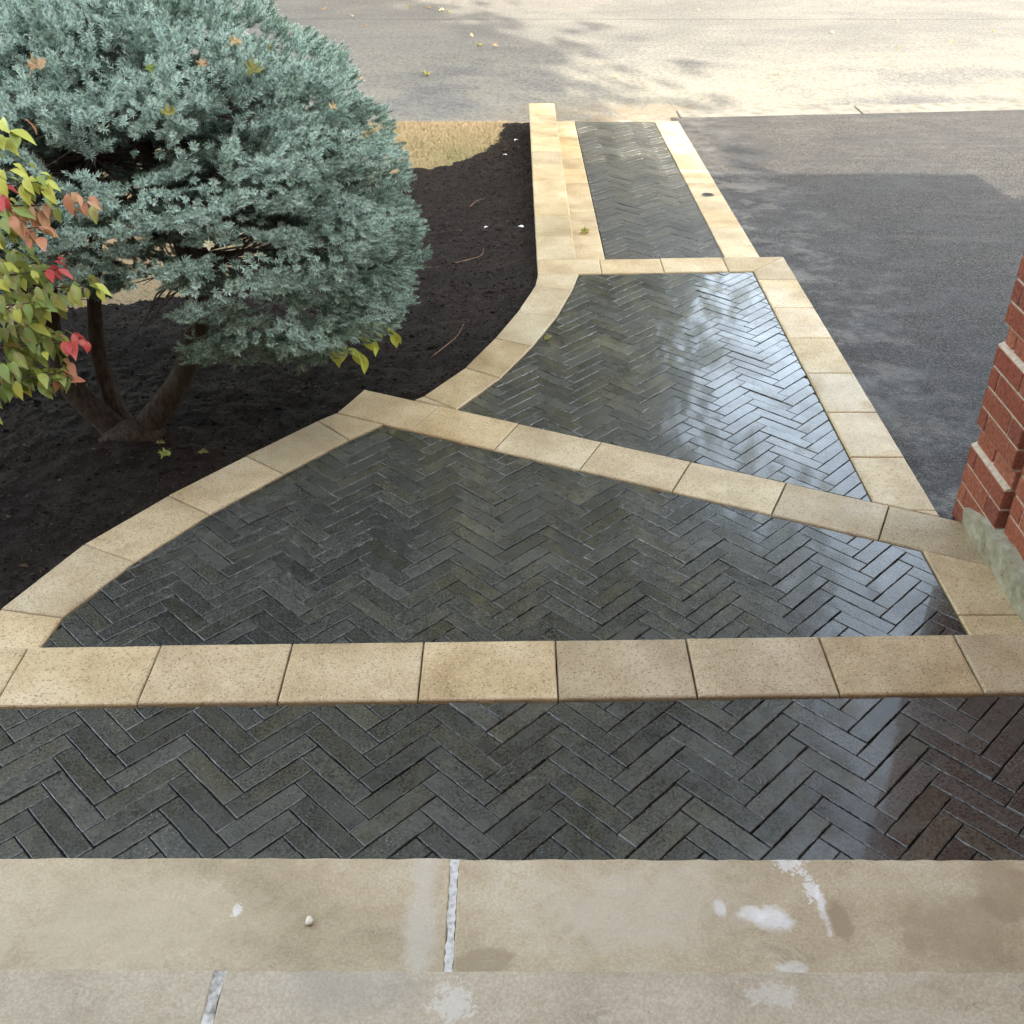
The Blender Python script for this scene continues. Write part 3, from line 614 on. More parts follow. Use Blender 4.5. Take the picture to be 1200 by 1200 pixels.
# low wall between bed and footpath: its cap is level with the walkway
lwall = tag(prism('low_wall', [(0.152, 6.0), (0.352, 6.0), (0.352, 9.92), (0.152, 9.92)], -0.8, Z2 - 0.061, M['tan']), 'low buff stone wall between black mulch and footpath', 'wall')
y = 5.987
while y < 9.94:
    y1 = min(y + 0.394, 9.95); piece('cap_stone', [(0.137, y), (0.366, y), (0.366, y1), (0.137, y1)], Z2, 0.06, 0.006, M['tan'], lwall, gap=0.0016, jz=0.001, amp=0.0008, step=0.05)
    y = y1 + 1e-6 if y1 < 9.949 else 99

# ------------------------------------------------------------------ stone step and porch floor
def rough_slab(name, x0, x1, y0, y1, z, mat, parent):
    n = 60; pts = [(x0, y0), (x1, y0)] + [(x1 + (x0 - x1) * i / n, y1 + random.uniform(-0.0025, 0.0015)) for i in range(n + 1)]
    return piece(name, pts, z, 0.165, 0.004, mat, parent, gap=0.0005)
step = tag(link('stone_step', None), 'buff sandstone step above the paved landing', kind='structure')
rough_slab('slab', -2.4, -0.1285, 0.9, 1.467, 0.17, M['tread'], step); rough_slab('slab', -0.1145, 1.9, 0.9, 1.465, 0.17, M['tread'], step)
def mortar_joint(x, w, y0, y1, z, mat, parent):
    n = 40; l = [(x - w / 2 + random.uniform(-0.0022, 0.0022), y0 + (y1 - y0) * i / n) for i in range(n + 1)]; r = [(x + w / 2 + random.uniform(-0.0022, 0.0022), y0 + (y1 - y0) * i / n) for i in range(n + 1)]
    V = [(a, b, z + random.uniform(-0.0004, 0.0002)) for a, b in l] + [(a, b, z + random.uniform(-0.0004, 0.0002)) for a, b in r] + [(a, b, z - 0.05) for a, b in l[::n]] + [(a, b, z - 0.05) for a, b in r[::n]]
    F = [(i, n + 1 + i, n + 2 + i, i + 1) for i in range(n)]
    return link('mortar_joint', pymesh('mortar_joint', V, F, mat, True), parent)
mortar_joint(-0.1215, 0.0165, 0.95, 1.463, 0.1694, M['mortar_white'], step)
porch = tag(link('porch', None), 'grey stone porch floor along the bottom edge', kind='structure')
rough_slab('slab', -2.4, -0.509, -1.4, 1.098, 0.34, M['porch'], porch); rough_slab('slab', -0.493, 1.9, -1.4, 1.096, 0.34, M['porch'], porch)
mortar_joint(-0.501, 0.020, -1.3, 1.094, 0.3394, M['mortar_grey'], porch)
prism('step_base', [(-2.39, -1.4), (1.6, -1.4), (1.6, 1.43), (-2.39, 1.43)], -0.6, -0.02, M['mortar_grey'], porch)

# ------------------------------------------------------------------ the brick house: garage side wall with proud quoins
house = bpy.data.objects.new('house', None); COL.objects.link(house); house.location = (1.65, 3.28, -0.2)
tag(house, 'red brick house corner with stepped quoins beside the asphalt driveway', 'house')
bpy.context.view_layer.update()
hinv = house.matrix_world.inverted()
def hp(o): o.parent = house; o.matrix_parent_inverse = hinv; return o
CH = 0.0780; Z0 = -0.2175; MAINX = 1.666; QX = 1.647
def brick_box(x0, x1, y0, y1, z0, z1, mat):
    rb = random.Random(int((y0 * 31 + z0 * 57) * 1000)); dx, dy, dz = x1 - x0, y1 - y0, z1 - z0; b = 0.0035
    v = []
    for sx in (0, 1):
        for (iy, iz) in ((0, 0), (1, 0), (1, 1), (0, 1)): v.append((-dx / 2 + sx * dx, -dy / 2 + iy * dy, -dz / 2 + iz * dz))
    # chamfered left face
    j = lambda: rb.uniform(-0.0012, 0.0012)
    v2 = [(-dx / 2, -dy / 2 + b + j(), -dz / 2 + b + j()), (-dx / 2, dy / 2 - b + j(), -dz / 2 + b + j()), (-dx / 2, dy / 2 - b + j(), dz / 2 - b + j()), (-dx / 2, -dy / 2 + b + j(), dz / 2 - b + j())]
    for i in range(4): v[i] = (v[i][0] + b, v[i][1], v[i][2])
    v += v2
    f = [(8, 11, 10, 9), (0, 8, 9, 1), (1, 9, 10, 2), (2, 10, 11, 3), (3, 11, 8, 0), (0, 1, 5, 4), (1, 2, 6, 5), (2, 3, 7, 6), (3, 0, 4, 7), (4, 5, 6, 7)]
    me = pymesh('brick', v, f, mat)
    return hp(link('brick', me, None, ((x0 + x1) / 2, (y0 + y1) / 2, (z0 + z1) / 2)))
YF = 3.347; YQ = 3.030; mj = 0.0098
nb = 0
for c in range(20):
    z0 = Z0 + c * CH; rec = (c % 5 == 4); xq = MAINX if rec else QX
    split = 3.275 if c % 2 else 3.119
    if rec: cuts = [3.265, 3.119] if c % 2 else [3.19]
    else: cuts = [split]
    e = [YF] + cuts + [YQ]
    for a, b in zip(e, e[1:]):
        back = 1.79
        brick_box(xq, back, b + (mj if b != YQ else 0.0), a - (0.006 if (rec and a == YF) else 0), z0 + mj / 2, z0 + CH - mj / 2, M['brick2'] if rec else M['brick']); nb += 1
    # the plain wall beside it
    y = YQ - 0.024 - (0.086 if c % 2 else 0.0); first = True
    if c % 2 and c > 1: brick_box(MAINX + 0.004, 1.75, YQ - 0.100, YQ - 0.024, z0 + mj / 2, z0 + CH - mj / 2, M['brick2']); nb += 1
    while y > 1.15 and c > 1:
        brick_box(MAINX + random.uniform(0.002, 0.006), 1.75, y - 0.2045, y, z0 + mj / 2, z0 + CH - mj / 2, M['brick2']); nb += 1; y -= 0.2142
hp(link('mortar_bed', box_mesh('mortar_bed', (MAINX + 0.009, 1.0, -0.3), (1.80, YQ - 0.027, Z0 + 20 * CH), M['mortar'])))
for c in range(20):
    if c % 5 != 4:
        n_ = 4 - c % 5
    if c % 5 == 0:
        zt = Z0 + (c + 4) * CH
        hp(link('mortar_bed', box_mesh('mortar_bed', (QX + 0.006, YQ + 0.002, Z0 + c * CH - (0.1 if c == 0 else 0)), (1.80, YF - 0.004, zt + 0.0), M['mortar'])))
        # sloped mortar weathering on top of each proud block
        V = [(QX + 0.003, YQ, zt), (QX + 0.003, YF, zt), (MAINX + 0.006, YF, zt + 0.012), (MAINX + 0.006, YQ, zt + 0.012), (QX + 0.003, YQ, zt - 0.006), (QX + 0.003, YF, zt - 0.006), (MAINX + 0.006, YF, zt - 0.006), (MAINX + 0.006, YQ, zt - 0.006)]
        hp(link('mortar_fillet', pymesh('mortar_fillet', V, [(0, 3, 2, 1), (4, 5, 6, 7), (0, 1, 5, 4), (1, 2, 6, 5), (2, 3, 7, 6), (3, 0, 4, 7)], M['mortar'])))
    else:
        hp(link('mortar_bed', box_mesh('mortar_bed', (MAINX + 0.007, YQ + 0.001, Z0 + (c) * CH), (1.79, YF - 0.012, Z0 + (c + 1) * CH), M['mortar']))) if c % 5 == 4 else None
# parged foundation with its ragged top
n = 46; ft = []
for i in range(n + 1):
    y = 3.235 - (3.235 - 1.0) * i / n; zt = -0.055 + 0.008 * math.sin(i * 1.1) + random.uniform(-0.005, 0.005)
    if i < 3: zt = -0.10 + i * 0.018
    ft.append((y, zt))
V = [(1.644, y, -0.35) for y, z in ft] + [(1.630 + random.uniform(-0.0015, 0.0015), y, z - 0.008) for y, z in ft] + [(1.640 + random.uniform(-0.0015, 0.0015), y, -0.19) for y, z in ft] + [(1.66, y, z) for y, z in ft] + [(1.72, y, z + 0.004) for y, z in ft]
m_ = n + 1; F = []
for i in range(n):
    for r0, r1 in ((0, 2), (2, 1), (1, 4)): F.append((r0 * m_ + i, r0 * m_ + i + 1, r1 * m_ + i + 1, r1 * m_ + i))
F.append((0, 4 * m_, m_, 2 * m_))
hp(link('foundation', pymesh('foundation', V, F, M['found'])))
# the rest of the house, behind and beside the camera: it throws the shade the porch lies in
ZT = Z0 + 20 * CH
hp(link('garage_wall', box_mesh('garage_wall', (1.666, 1.0, ZT), (1.86, 3.34, 2.62), M['house_brick'])))
hp(link('garage_wall', box_mesh('garage_wall', (1.666, -1.4, -0.4), (1.86, 0.999, 2.62), M['house_brick'])))
hp(link('garage_wall', box_mesh('garage_wall', (1.862, 3.06, -0.4), (2.3, 3.34, 2.62), M['house_brick'])))
hp(link('garage_wall', box_mesh('garage_wall', (4.7, 3.06, -0.4), (5.1, 3.28, 2.62), M['house_brick'])))
hp(link('garage_wall', box_mesh('garage_wall', (2.301, 3.06, 1.95), (4.699, 3.28, 2.62), M['house_brick'])))
hp(link('garage_wall', box_mesh('garage_wall', (4.88, -1.4, -0.4), (5.1, 3.058, 2.62), M['house_brick'])))
for k in range(4): hp(link('garage_door', box_mesh('garage_door', (2.31, 3.10, -0.22 + k * 0.54), (4.69, 3.15, -0.22 + k * 0.54 + 0.53), M['white_paint'])))
def roof(name, v, f, mat): return hp(link(name, pymesh(name, v, f, mat)))
roof('garage_roof', [(1.50, -1.4, 2.62), (5.3, -1.4, 2.62), (5.3, 3.55, 2.62), (1.50, 3.55, 2.62), (3.4, -1.4, 3.35), (3.4, 1.6, 3.35)], [(0, 3, 5, 4), (3, 2, 5), (2, 1, 4, 5), (0, 1, 2, 3), (0, 4, 1)], M['roof'])
hp(link('house_wall', box_mesh('house_wall', (-9, -1.7, -0.6), (9, -1.41, 5.0), M['house_brick'])))
hp(link('house_wall', box_mesh('house_wall', (-9, -6.5, -0.6), (-8.7, -1.71, 5.0), M['house_brick'])))
hp(link('house_wall', box_mesh('house_wall', (8.7, -6.5, -0.6), (9, -1.71, 5.0), M['house_brick'])))
hp(link('entrance_door', box_mesh('entrance_door', (-0.5, -1.40, 0.35), (0.5, -1.36, 2.45), M['white_paint'])))
rz = [(-9.4, 5.0), (-6.0, 7.45), (4.6, 7.45), (5.55, 6.57), (9.4, 5.0)]
v = [(x, -1.0, 5.0) for x, _ in rz] + [(x, -3.6, z) for x, z in rz] + [(x, -7.0, 5.0) for x, _ in rz]
f = [(i + r, i + 1 + r, i + 6 + r, i + 5 + r) for r in (0, 5) for i in range(4)] + [(0, 10, 14, 4)]
roof('main_roof', v, f, M['roof'])

# ------------------------------------------------------------------ trees outside the frame: they shade the street and stand in the wet reflections
def leafy_tree(base, trunk_h, cc, cr, n, label, rad=0.22, seed=1, leaf=0.34, spread=0.17):
    r = np.random.default_rng(seed); root = bpy.data.objects.new('maple_tree', None); COL.objects.link(root); root.location = base
    tag(root, label, 'tree')
    bx, by, bz = base; cx, cy, cz = cc[0] - bx, cc[1] - by, cc[2] - bz
    pts = [(0, 0, -0.3), (0.1, 0.05, trunk_h * 0.5), (cx * 0.4, cy * 0.4, trunk_h), (cx, cy, cz)]
    tube('trunk', pts, [rad * 1.3, rad, rad * 0.8, rad * 0.25], M['bark'], root, 8)
    cl = r.normal(size=(60, 3)); cl /= np.linalg.norm(cl, axis=1, keepdims=True); cl *= (r.random((60, 1)) ** 0.35) * np.array(cr) * 0.9
    for q in range(6):
        t = cl[q]; tube('limb', [(cx * 0.3, cy * 0.3, trunk_h * 0.9), (cx + t[0] * 0.5, cy + t[1] * 0.5, cz + t[2] * 0.35 - 0.3), (cx + t[0], cy + t[1], cz + t[2])], [rad * 0.5, rad * 0.3, rad * 0.1], M['bark'], root, 6)
    ctr = cl[r.integers(0, 60, n)] + r.normal(size=(n, 3)) * np.array(cr) * spread + np.array([cx, cy, cz])
    a = r.normal(size=(n, 3)); a /= np.linalg.norm(a, axis=1, keepdims=True); b = np.cross(a, r.normal(size=(n, 3))); b /= np.linalg.norm(b, axis=1, keepdims=True)
    s = leaf * r.uniform(0.5, 1.1, (n, 1))
    V = np.stack([ctr - a * s, ctr + b * s * 0.6, ctr + a * s, ctr - b * s * 0.6], 1).reshape(-1, 3)
    o = link('crown', npmesh('crown', V, np.arange(4 * n).reshape(-1, 4), M['lf_far'], np.repeat(r.random(n), 4)), root); o['kind'] = 'stuff'
    return root
leafy_tree((4.4, -9.5, -0.5), 7.0, (3.6, -7.6, 12.6), (3.3, 3.0, 3.2), 15000, 'tall maple behind the house whose shade falls across the street', 0.3, 3, 0.26, 0.3)
leafy_tree((-15.0, 21.0, -0.6), 6.0, (-12.5, 19.0, 14.0), (6.5, 3.5, 12.0), 15000, 'broad maple across the street, far left, mirrored in wet pavers', 0.35, 4)
leafy_tree((-6.0, 22.0, -0.6), 6.0, (-5.2, 19.0, 16.0), (4.8, 3.5, 11.0), 14000, 'slender tall maple across the street, mirrored in wet pavers', 0.35, 8)
leafy_tree((-3.0, 21.5, -0.6), 5.0, (-1.1, 19.5, 8.6), (4.9, 3.2, 7.2), 20000, 'lower maple straight across the street, mirrored in wet pavers', 0.35, 5)
leafy_tree((0.0, 23.0, -0.6), 9.0, (1.9, 19.0, 17.5), (5.7, 3.5, 8.0), 15000, 'tallest spreading maple across the street, mirrored in wet pavers', 0.4, 9)
leafy_tree((16.5, 27.0, -0.6), 4.0, (17.0, 26.5, 8.5), (4.5, 4.0, 6.0), 6000, 'smaller maple across the street on the right, beyond the driveway', 0.3, 6)

# the house across the street, low in the reflections of the footpath
def far_house(x0, x1, y, h, label):
    root = bpy.data.objects.new('neighbour_house', None); COL.objects.link(root); root.location = ((x0 + x1) / 2, y, -0.6); tag(root, label, 'house')
    w = (x1 - x0) / 2
    link('wall', box_mesh('wall', (-w, 0, 0), (w, 6, h), M['siding']), root)
    v = [(-w - .5, -.5, h), (w + .5, -.5, h), (w + .5, 6.5, h), (-w - .5, 6.5, h), (-w + 2, 3, h + 2.3), (w - 2, 3, h + 2.3)]
    link('roof', pymesh('roof', v, [(0, 1, 5, 4), (1, 2, 5), (2, 3, 4, 5), (3, 0, 4), (3, 2, 1, 0)], M['roof']), root)
    for k in range(3):
        cx = -w + (k + 0.5) * 2 * w / 3
        wd = link('window', box_mesh('window', (cx - 0.9, -0.06, 0.9), (cx + 0.9, -0.01, 2.3), M['white_paint']), root)
        link('pane', box_mesh('pane', (cx - 0.8, -0.08, 1.0), (cx + 0.8, -0.065, 2.2), M['dark']), wd)
far_house(-6.0, 9.5, 27.5, 5.7, 'tall grey house straight across the street')
far_house(11.5, 22.0, 28.0, 3.4, 'low grey house across the street on the right')

# ------------------------------------------------------------------ blue spruce
SB = Vector((-1.61, 3.92, -0.22))
spruce = bpy.data.objects.new('blue_spruce', None); COL.objects.link(spruce); spruce.location = SB
tag(spruce, 'round blue spruce on dark curved stems in the mulch bed', 'tree')
def rel(p): return tuple(Vector(p) - SB)
C0 = np.array([-1.5, 4.15, 0.60]); CR = np.array([1.12, 1.08, 0.98])
stems = [([(-1.60, 3.92, -0.26), (-1.52, 3.92, -0.14), (-1.36, 3.94, 0.06), (-1.25, 3.96, 0.32), (-1.27, 4.0, 0.6), (-1.38, 4.08, 0.95), (-1.45, 4.12, 1.3)], [0.085, 0.07, 0.058, 0.055, 0.05, 0.035, 0.015]),
         ([(-1.62, 3.92, -0.26), (-1.70, 3.93, -0.13), (-1.82, 3.95, 0.02), (-1.86, 3.98, 0.26), (-1.80, 4.02, 0.6), (-1.68, 4.10, 1.0)], [0.08, 0.066, 0.058, 0.05, 0.042, 0.018]),
         ([(-1.63, 3.97, -0.24), (-1.70, 4.02, -0.02), (-1.71, 4.05, 0.22), (-1.66, 4.08, 0.5), (-1.58, 4.12, 0.9)], [0.06, 0.042, 0.036, 0.034, 0.018])]
for pts, rad in stems:
    sp = smooth_path(pts, 5); rr = np.interp(np.linspace(0, 1, len(sp)), np.linspace(0, 1, len(rad)), rad)
    tube('stem', [rel(p) for p in sp], [q * 0.82 for q in rr], M['bark'], spruce, 12, 0.0022)
root_pts = [(-1.74, 3.84, -0.215), (-1.66, 3.87, -0.19), (-1.58, 3.89, -0.175), (-1.48, 3.90, -0.20), (-1.42, 3.91, -0.235)]
tube('root_flare', [rel(p) for p in smooth_path(root_pts, 4)], list(np.interp(np.linspace(0, 1, 17), [0, .3, .5, .7, 1], [0.02, 0.055, 0.075, 0.06, 0.02])), M['bark'], spruce, 12, 0.006)

# shoot shapes: unit-length axes bristling with needles
def shoot_template(seed, nn):
    r = np.random.default_rng(seed); s = (np.arange(nn) + r.random(nn)) / nn; ph = np.arange(nn) * 2.39996 + r.normal(0, 0.35, nn)
    tilt = np.radians(72 - 46 * s ** 1.6 + r.normal(0, 8, nn)); ln = (0.0190 - 0.004 * s) * r.uniform(0.8, 1.15, nn)
    rad = np.stack([np.zeros(nn), np.cos(ph), np.sin(ph)], -1); ax = np.array([1.0, 0, 0])
    d = ax * np.cos(tilt)[:, None] + rad * np.sin(tilt)[:, None]; d[:, 2] += 0.12; d /= np.linalg.norm(d, axis=1, keepdims=True)
    tang = np.cross(ax, rad); return s, rad * 0.0014, d * ln[:, None], tang * 0.0021
NN = 36
TPL = [shoot_template(i, NN) for i in range(8)]
r = np.random.default_rng(21)
POCK = np.array([(-1.36, 3.21, 1.17), (-1.22, 3.20, 1.13), (-1.11, 3.24, 1.15), (-0.90, 3.40, 1.18), (-0.80, 3.46, 1.15), (-1.39, 3.49, 1.42), (-0.93, 3.2, 0.93)]); PR = np.array([0.15, 0.15, 0.13, 0.13, 0.12, 0.08, 0.06])
SH = []; TW = []                                     # shoots: origin, direction, up, length, tint ; twigs: a, b, r
def add_spray(T, a, nrm, size, tint):
    a = a / np.linalg.norm(a); nrm = nrm - a * nrm.dot(a); nrm /= np.linalg.norm(nrm); b = np.cross(nrm, a)
    L = 0.26 * size; O = T - a * L; m = 6
    crv = r.normal(0, 0.10)
    P = [O + a * L * i / m + b * crv * L * (i / m) ** 2 - nrm * 0.03 * math.sin(i / m * 3.1) for i in range(m + 1)]
    TW.append((P[0] - a * 0.06, P[3], 0.0022))
    for i in range(m):
        d = P[i + 1] - P[i]; l = np.linalg.norm(d); SH.append((P[i], d / l, nrm, l * 1.15, tint + 0.12 * i / m))
    for i in range(1, m):
        for sd in (-1, 1):
            if r.random() < 0.08: continue
            ang = math.radians(r.uniform(38, 58)); l = 0.155 * size * (1.08 - 0.75 * i / m) * r.uniform(0.7, 1.2)
            d = a * math.cos(ang) + b * sd * math.sin(ang) + nrm * r.normal(0.06, 0.10); d /= np.linalg.norm(d)
            k = max(1, int(round(l / 0.05))); TW.append((P[i], P[i] + d * l * 0.5, 0.0011))
            for q in range(k):
                o = P[i] + d * l * q / k - nrm * 0.010 * (q / max(k, 1)) ** 2
                SH.append((o, d, nrm, l / k * 1.15, tint + 0.15 * q / k))
                if q >= 1 or k == 1 or r.random() < 0.5:
                    for s2 in (-1, 1):
                        if r.random() < 0.25: continue
                        b2 = np.cross(nrm, d); d2 = d * 0.66 + b2 * s2 * 0.72 + nrm * r.normal(0.05, 0.15); d2 /= np.linalg.norm(d2)
                        SH.append((o + d * 0.012, d2, nrm, r.uniform(0.03, 0.05) * size ** 0.5, tint + 0.2 * r.random()))
NS = 620; gold = math.pi * (3 - math.sqrt(5)); up3 = np.array([0, 0, 1.0])
for i in range(NS):
    zc = 1 - 2 * (i + 0.5) / NS; ph = i * gold; d = np.array([math.cos(ph) * math.sqrt(1 - zc * zc), math.sin(ph) * math.sqrt(1 - zc * zc), zc]) + r.normal(0, 0.05, 3); d /= np.linalg.norm(d)
    lump = 0.945 + 0.10 * (math.sin(d[0] * 5.1 + 1) * math.sin(d[1] * 4.7) * math.sin(d[2] * 7.3 + 2)) + 0.035 * math.sin(d[2] * 34 + 2.5 * math.sin(math.atan2(d[1], d[0]) * 3)) + r.normal(0, 0.025)
    if d[1] > 0.6 and r.random() < 0.35: continue
    T = C0 + CR * d * min(lump - 0.03, 0.97)
    wl = min(1, max(0, (T[0] + 1.08) / 0.16))
    zmin = (1 - wl) * max(0.40, 2.03 - 0.400 * T[1]) + wl * max(0.20, 2.06 - 0.479 * T[1])
    if T[0] > -0.62: zmin += (T[0] + 0.62) * 0.9
    if T[2] < zmin: continue
    if (np.linalg.norm((POCK - T) * np.array([0.8, 0.8, 1.35]), axis=1) < PR * 0.85).any(): continue
    h = np.array([d[0], d[1], 0.0]); h /= max(np.linalg.norm(h), 1e-6)
    a = h * 0.45 * (1 - max(d[2], 0)) + d * 0.75 + up3 * 0.12 - up3 * 0.1 * max(-d[2], 0) + r.normal(0, 0.16, 3)
    nrm = up3 + d * (0.15 + 0.5 * max(d[2], 0)) + r.normal(0, 0.22, 3)
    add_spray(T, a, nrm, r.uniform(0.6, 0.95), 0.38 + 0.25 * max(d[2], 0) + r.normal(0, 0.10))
NT_ = 15500                                            # the outer coat: single shoots standing off the dome, in ragged tiers
for i in range(NT_):
    zc = 1 - 2 * (i + 0.5) / NT_; ph = i * gold; d = np.array([math.cos(ph) * math.sqrt(1 - zc * zc), math.sin(ph) * math.sqrt(1 - zc * zc), zc]) + r.normal(0, 0.012, 3); d /= np.linalg.norm(d)
    az = math.atan2(d[1], d[0]); wv = 1.7 * math.sin(az * 3.1 + 0.6) + 1.1 * math.sin(az * 7.3 + d[2] * 5) + 0.5 * math.sin(az * 17)
    tier = math.sin(d[2] * 21 + wv)
    if tier < -0.62 + 0.35 * math.sin(az * 5 + d[2] * 3) and r.random() < 0.8: continue
    if d[1] > 0.75 and r.random() < 0.5: continue
    lump = 0.965 + 0.030 * tier + 0.018 * math.sin(az * 11 + d[2] * 9) + r.normal(0, 0.012)
    T = C0 + CR * d * lump
    wl = min(1, max(0, (T[0] + 1.08) / 0.16)); zmin = (1 - wl) * max(0.40, 2.035 - 0.400 * T[1]) + wl * max(0.22, 2.06 - 0.479 * T[1])
    if T[0] > -0.62: zmin += (T[0] + 0.62) * 0.5
    if T[2] < zmin + r.normal(0, 0.02): continue
    if (np.linalg.norm((POCK - T) * np.array([0.7, 0.7, 1.6]), axis=1) < PR * 0.9).any(): continue
    h = np.array([d[0], d[1], 0.0]); h /= max(np.linalg.norm(h), 1e-6); sd = np.array([-h[1], h[0], 0])
    a = d * 0.75 + h * 0.35 * (1 - max(d[2], 0)) + up3 * (0.10 * tier) + sd * r.normal(0, 0.42) + r.normal(0, 0.15, 3); a /= np.linalg.norm(a)
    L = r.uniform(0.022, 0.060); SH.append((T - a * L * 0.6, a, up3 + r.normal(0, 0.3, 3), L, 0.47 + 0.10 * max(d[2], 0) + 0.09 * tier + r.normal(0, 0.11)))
for i in range(450):                                  # an inner layer, its tint darkened so the gaps look shaded
    d = r.normal(size=3); d /= np.linalg.norm(d); T = C0 + CR * d * r.uniform(0.5, 0.85)
    if T[2] < 0.56: continue
    if (np.linalg.norm((POCK - T), axis=1) < PR * 1.6).any(): continue
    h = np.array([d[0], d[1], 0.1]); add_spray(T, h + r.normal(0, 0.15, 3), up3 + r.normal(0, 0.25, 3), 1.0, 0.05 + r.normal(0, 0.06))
for i in range(60):                                    # and deep inside, above the forks, with the same shade in the tint
    T = np.array([r.uniform(-2.2, -0.8), r.uniform(4.15, 4.95), r.uniform(0.5, 1.0)])
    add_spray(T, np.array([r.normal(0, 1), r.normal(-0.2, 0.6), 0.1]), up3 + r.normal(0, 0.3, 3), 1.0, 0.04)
for px_, py_, pz_, dx_, dy_, dz_ in [(-1.12, 3.62, 0.13, 0.05, -0.5, -0.45), (-1.02, 3.66, 0.16, 0.2, -0.5, -0.3), (-0.86, 3.72, 0.17, 0.3, -0.6, -0.2), (-0.74, 3.78, 0.22, 0.5, -0.5, -0.1), (-0.95, 3.60, 0.25, 0.1, -0.7, -0.1), (-0.62, 3.85, 0.30, 0.7, -0.4, 0.0), (-0.80, 3.62, 0.33, 0.3, -0.7, 0.05), (-1.15, 3.55, 0.30, -0.1, -0.8, 0), (-1.04, 3.50, 0.40, 0.1, -0.8, 0.05), (-0.68, 3.70, 0.42, 0.5, -0.6, 0.1), (-0.36, 4.45, 0.42, 0.9, 0.2, 0.25), (-0.42, 4.75, 0.34, 0.9, 0.3, 0.2)]:
    add_spray(np.array([px_, py_, max(pz_, 2.03 - 0.479 * py_)]), np.array([dx_, dy_, dz_]), up3 + r.normal(0, 0.2, 3), r.uniform(0.85, 1.1), 0.36)
So = np.array([s[0] for s in SH]); Sd = np.array([s[1] for s in SH]); Su = np.array([s[2] for s in SH]); Sl = np.array([s[3] for s in SH]); St = np.array([s[4] for s in SH])
Su = Su - Sd * (Su * Sd).sum(1, keepdims=True); Su /= np.linalg.norm(Su, axis=1, keepdims=True); Sb = np.cross(Su, Sd)
Vs, Ts = [], []
which = r.integers(0, len(TPL), len(SH))
for t in range(len(TPL)):
    k = np.where(which == t)[0]; s, rad, dv_, tg = TPL[t]
    B = np.stack([Sd[k], Sb[k], Su[k]], 1)             # rows: local axes
    base = So[k][:, None, :] + Sd[k][:, None, :] * (s[None, :, None] * Sl[k][:, None, None]) + np.einsum('nj,kjx->knx', rad, B)
    tip = base + np.einsum('nj,kjx->knx', dv_, B) * r.uniform(0.72, 1.22, (len(k), 1, 1)); w = np.einsum('nj,kjx->knx', tg, B)
    Vs.append(np.stack([base - w, base + w, tip], 2).reshape(-1, 3))
    tt = np.clip(St[k][:, None] + r.normal(0, 0.10, (len(k), NN)) + r.normal(0, 0.11, (len(k), 1)), 0, 1)
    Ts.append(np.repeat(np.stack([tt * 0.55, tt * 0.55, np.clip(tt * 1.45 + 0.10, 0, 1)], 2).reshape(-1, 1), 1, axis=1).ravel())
V = np.concatenate(Vs) - np.array(SB); Tt = np.concatenate(Ts)
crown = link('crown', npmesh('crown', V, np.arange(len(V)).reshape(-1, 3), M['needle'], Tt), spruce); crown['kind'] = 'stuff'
# bare twigs and limbs carrying the sprays
V, F = [], []
def add_tube(pts, rads, seg=4):
    v, f = tube_arrays(pts, rads, seg); o = len(V); V.extend(v); F.extend([tuple(i + o for i in q) for q in f])
for a, b, rr in TW: add_tube([tuple(a - np.array(SB)), tuple(b - np.array(SB))], [rr, rr * 0.5], 3)
axis_pts = [np.array((-1.30, 4.0, 0.55)), np.array((-1.78, 4.03, 0.62)), np.array((-1.6, 4.12, 0.9)), np.array((-1.42, 4.1, 1.1)), np.array((-1.36, 4.06, 0.8))]
main_tw = [t for t in TW if t[2] > 0.002][::2]
for a, b, rr in main_tw:
    s0 = min(axis_pts, key=lambda p: abs(p[2] - a[2]) * 1.5 + np.linalg.norm(p - a)); mid = (s0 + a) / 2 + r.normal(0, 0.03, 3) - np.array([0, 0, 0.03])
    add_tube([tuple(s0 - np.array(SB)), tuple(mid - np.array(SB)), tuple(a - np.array(SB))], [0.007, 0.0045, 0.0025], 4)
for i in range(70):                                    # dead lower twigs hanging under the crown
    p = np.array([r.uniform(-2.3, -1.1), r.uniform(3.55, 4.5), r.uniform(0.38, 0.6)]); d = np.array([p[0] + 1.55, p[1] - 4.05, 0]) * 0.5 + r.normal(0, 0.10, 3) - np.array([0, 0, 0.05])
    s0 = np.array([-1.28, 4.0, 0.5]) if p[0] > -1.5 else np.array([-1.83, 4.0, 0.45]); e = s0 + (p - s0) * 0.9
    add_tube([tuple(s0 - np.array(SB)), tuple((s0 + e) / 2 + r.normal(0, 0.03, 3) - np.array(SB)), tuple(e + r.normal(0, .05, 3) - np.array(SB))], [0.006, 0.004, 0.0012], 3)
br = link('branches', pymesh('branches', V, F, M['twig']), spruce); br['kind'] = 'stuff'

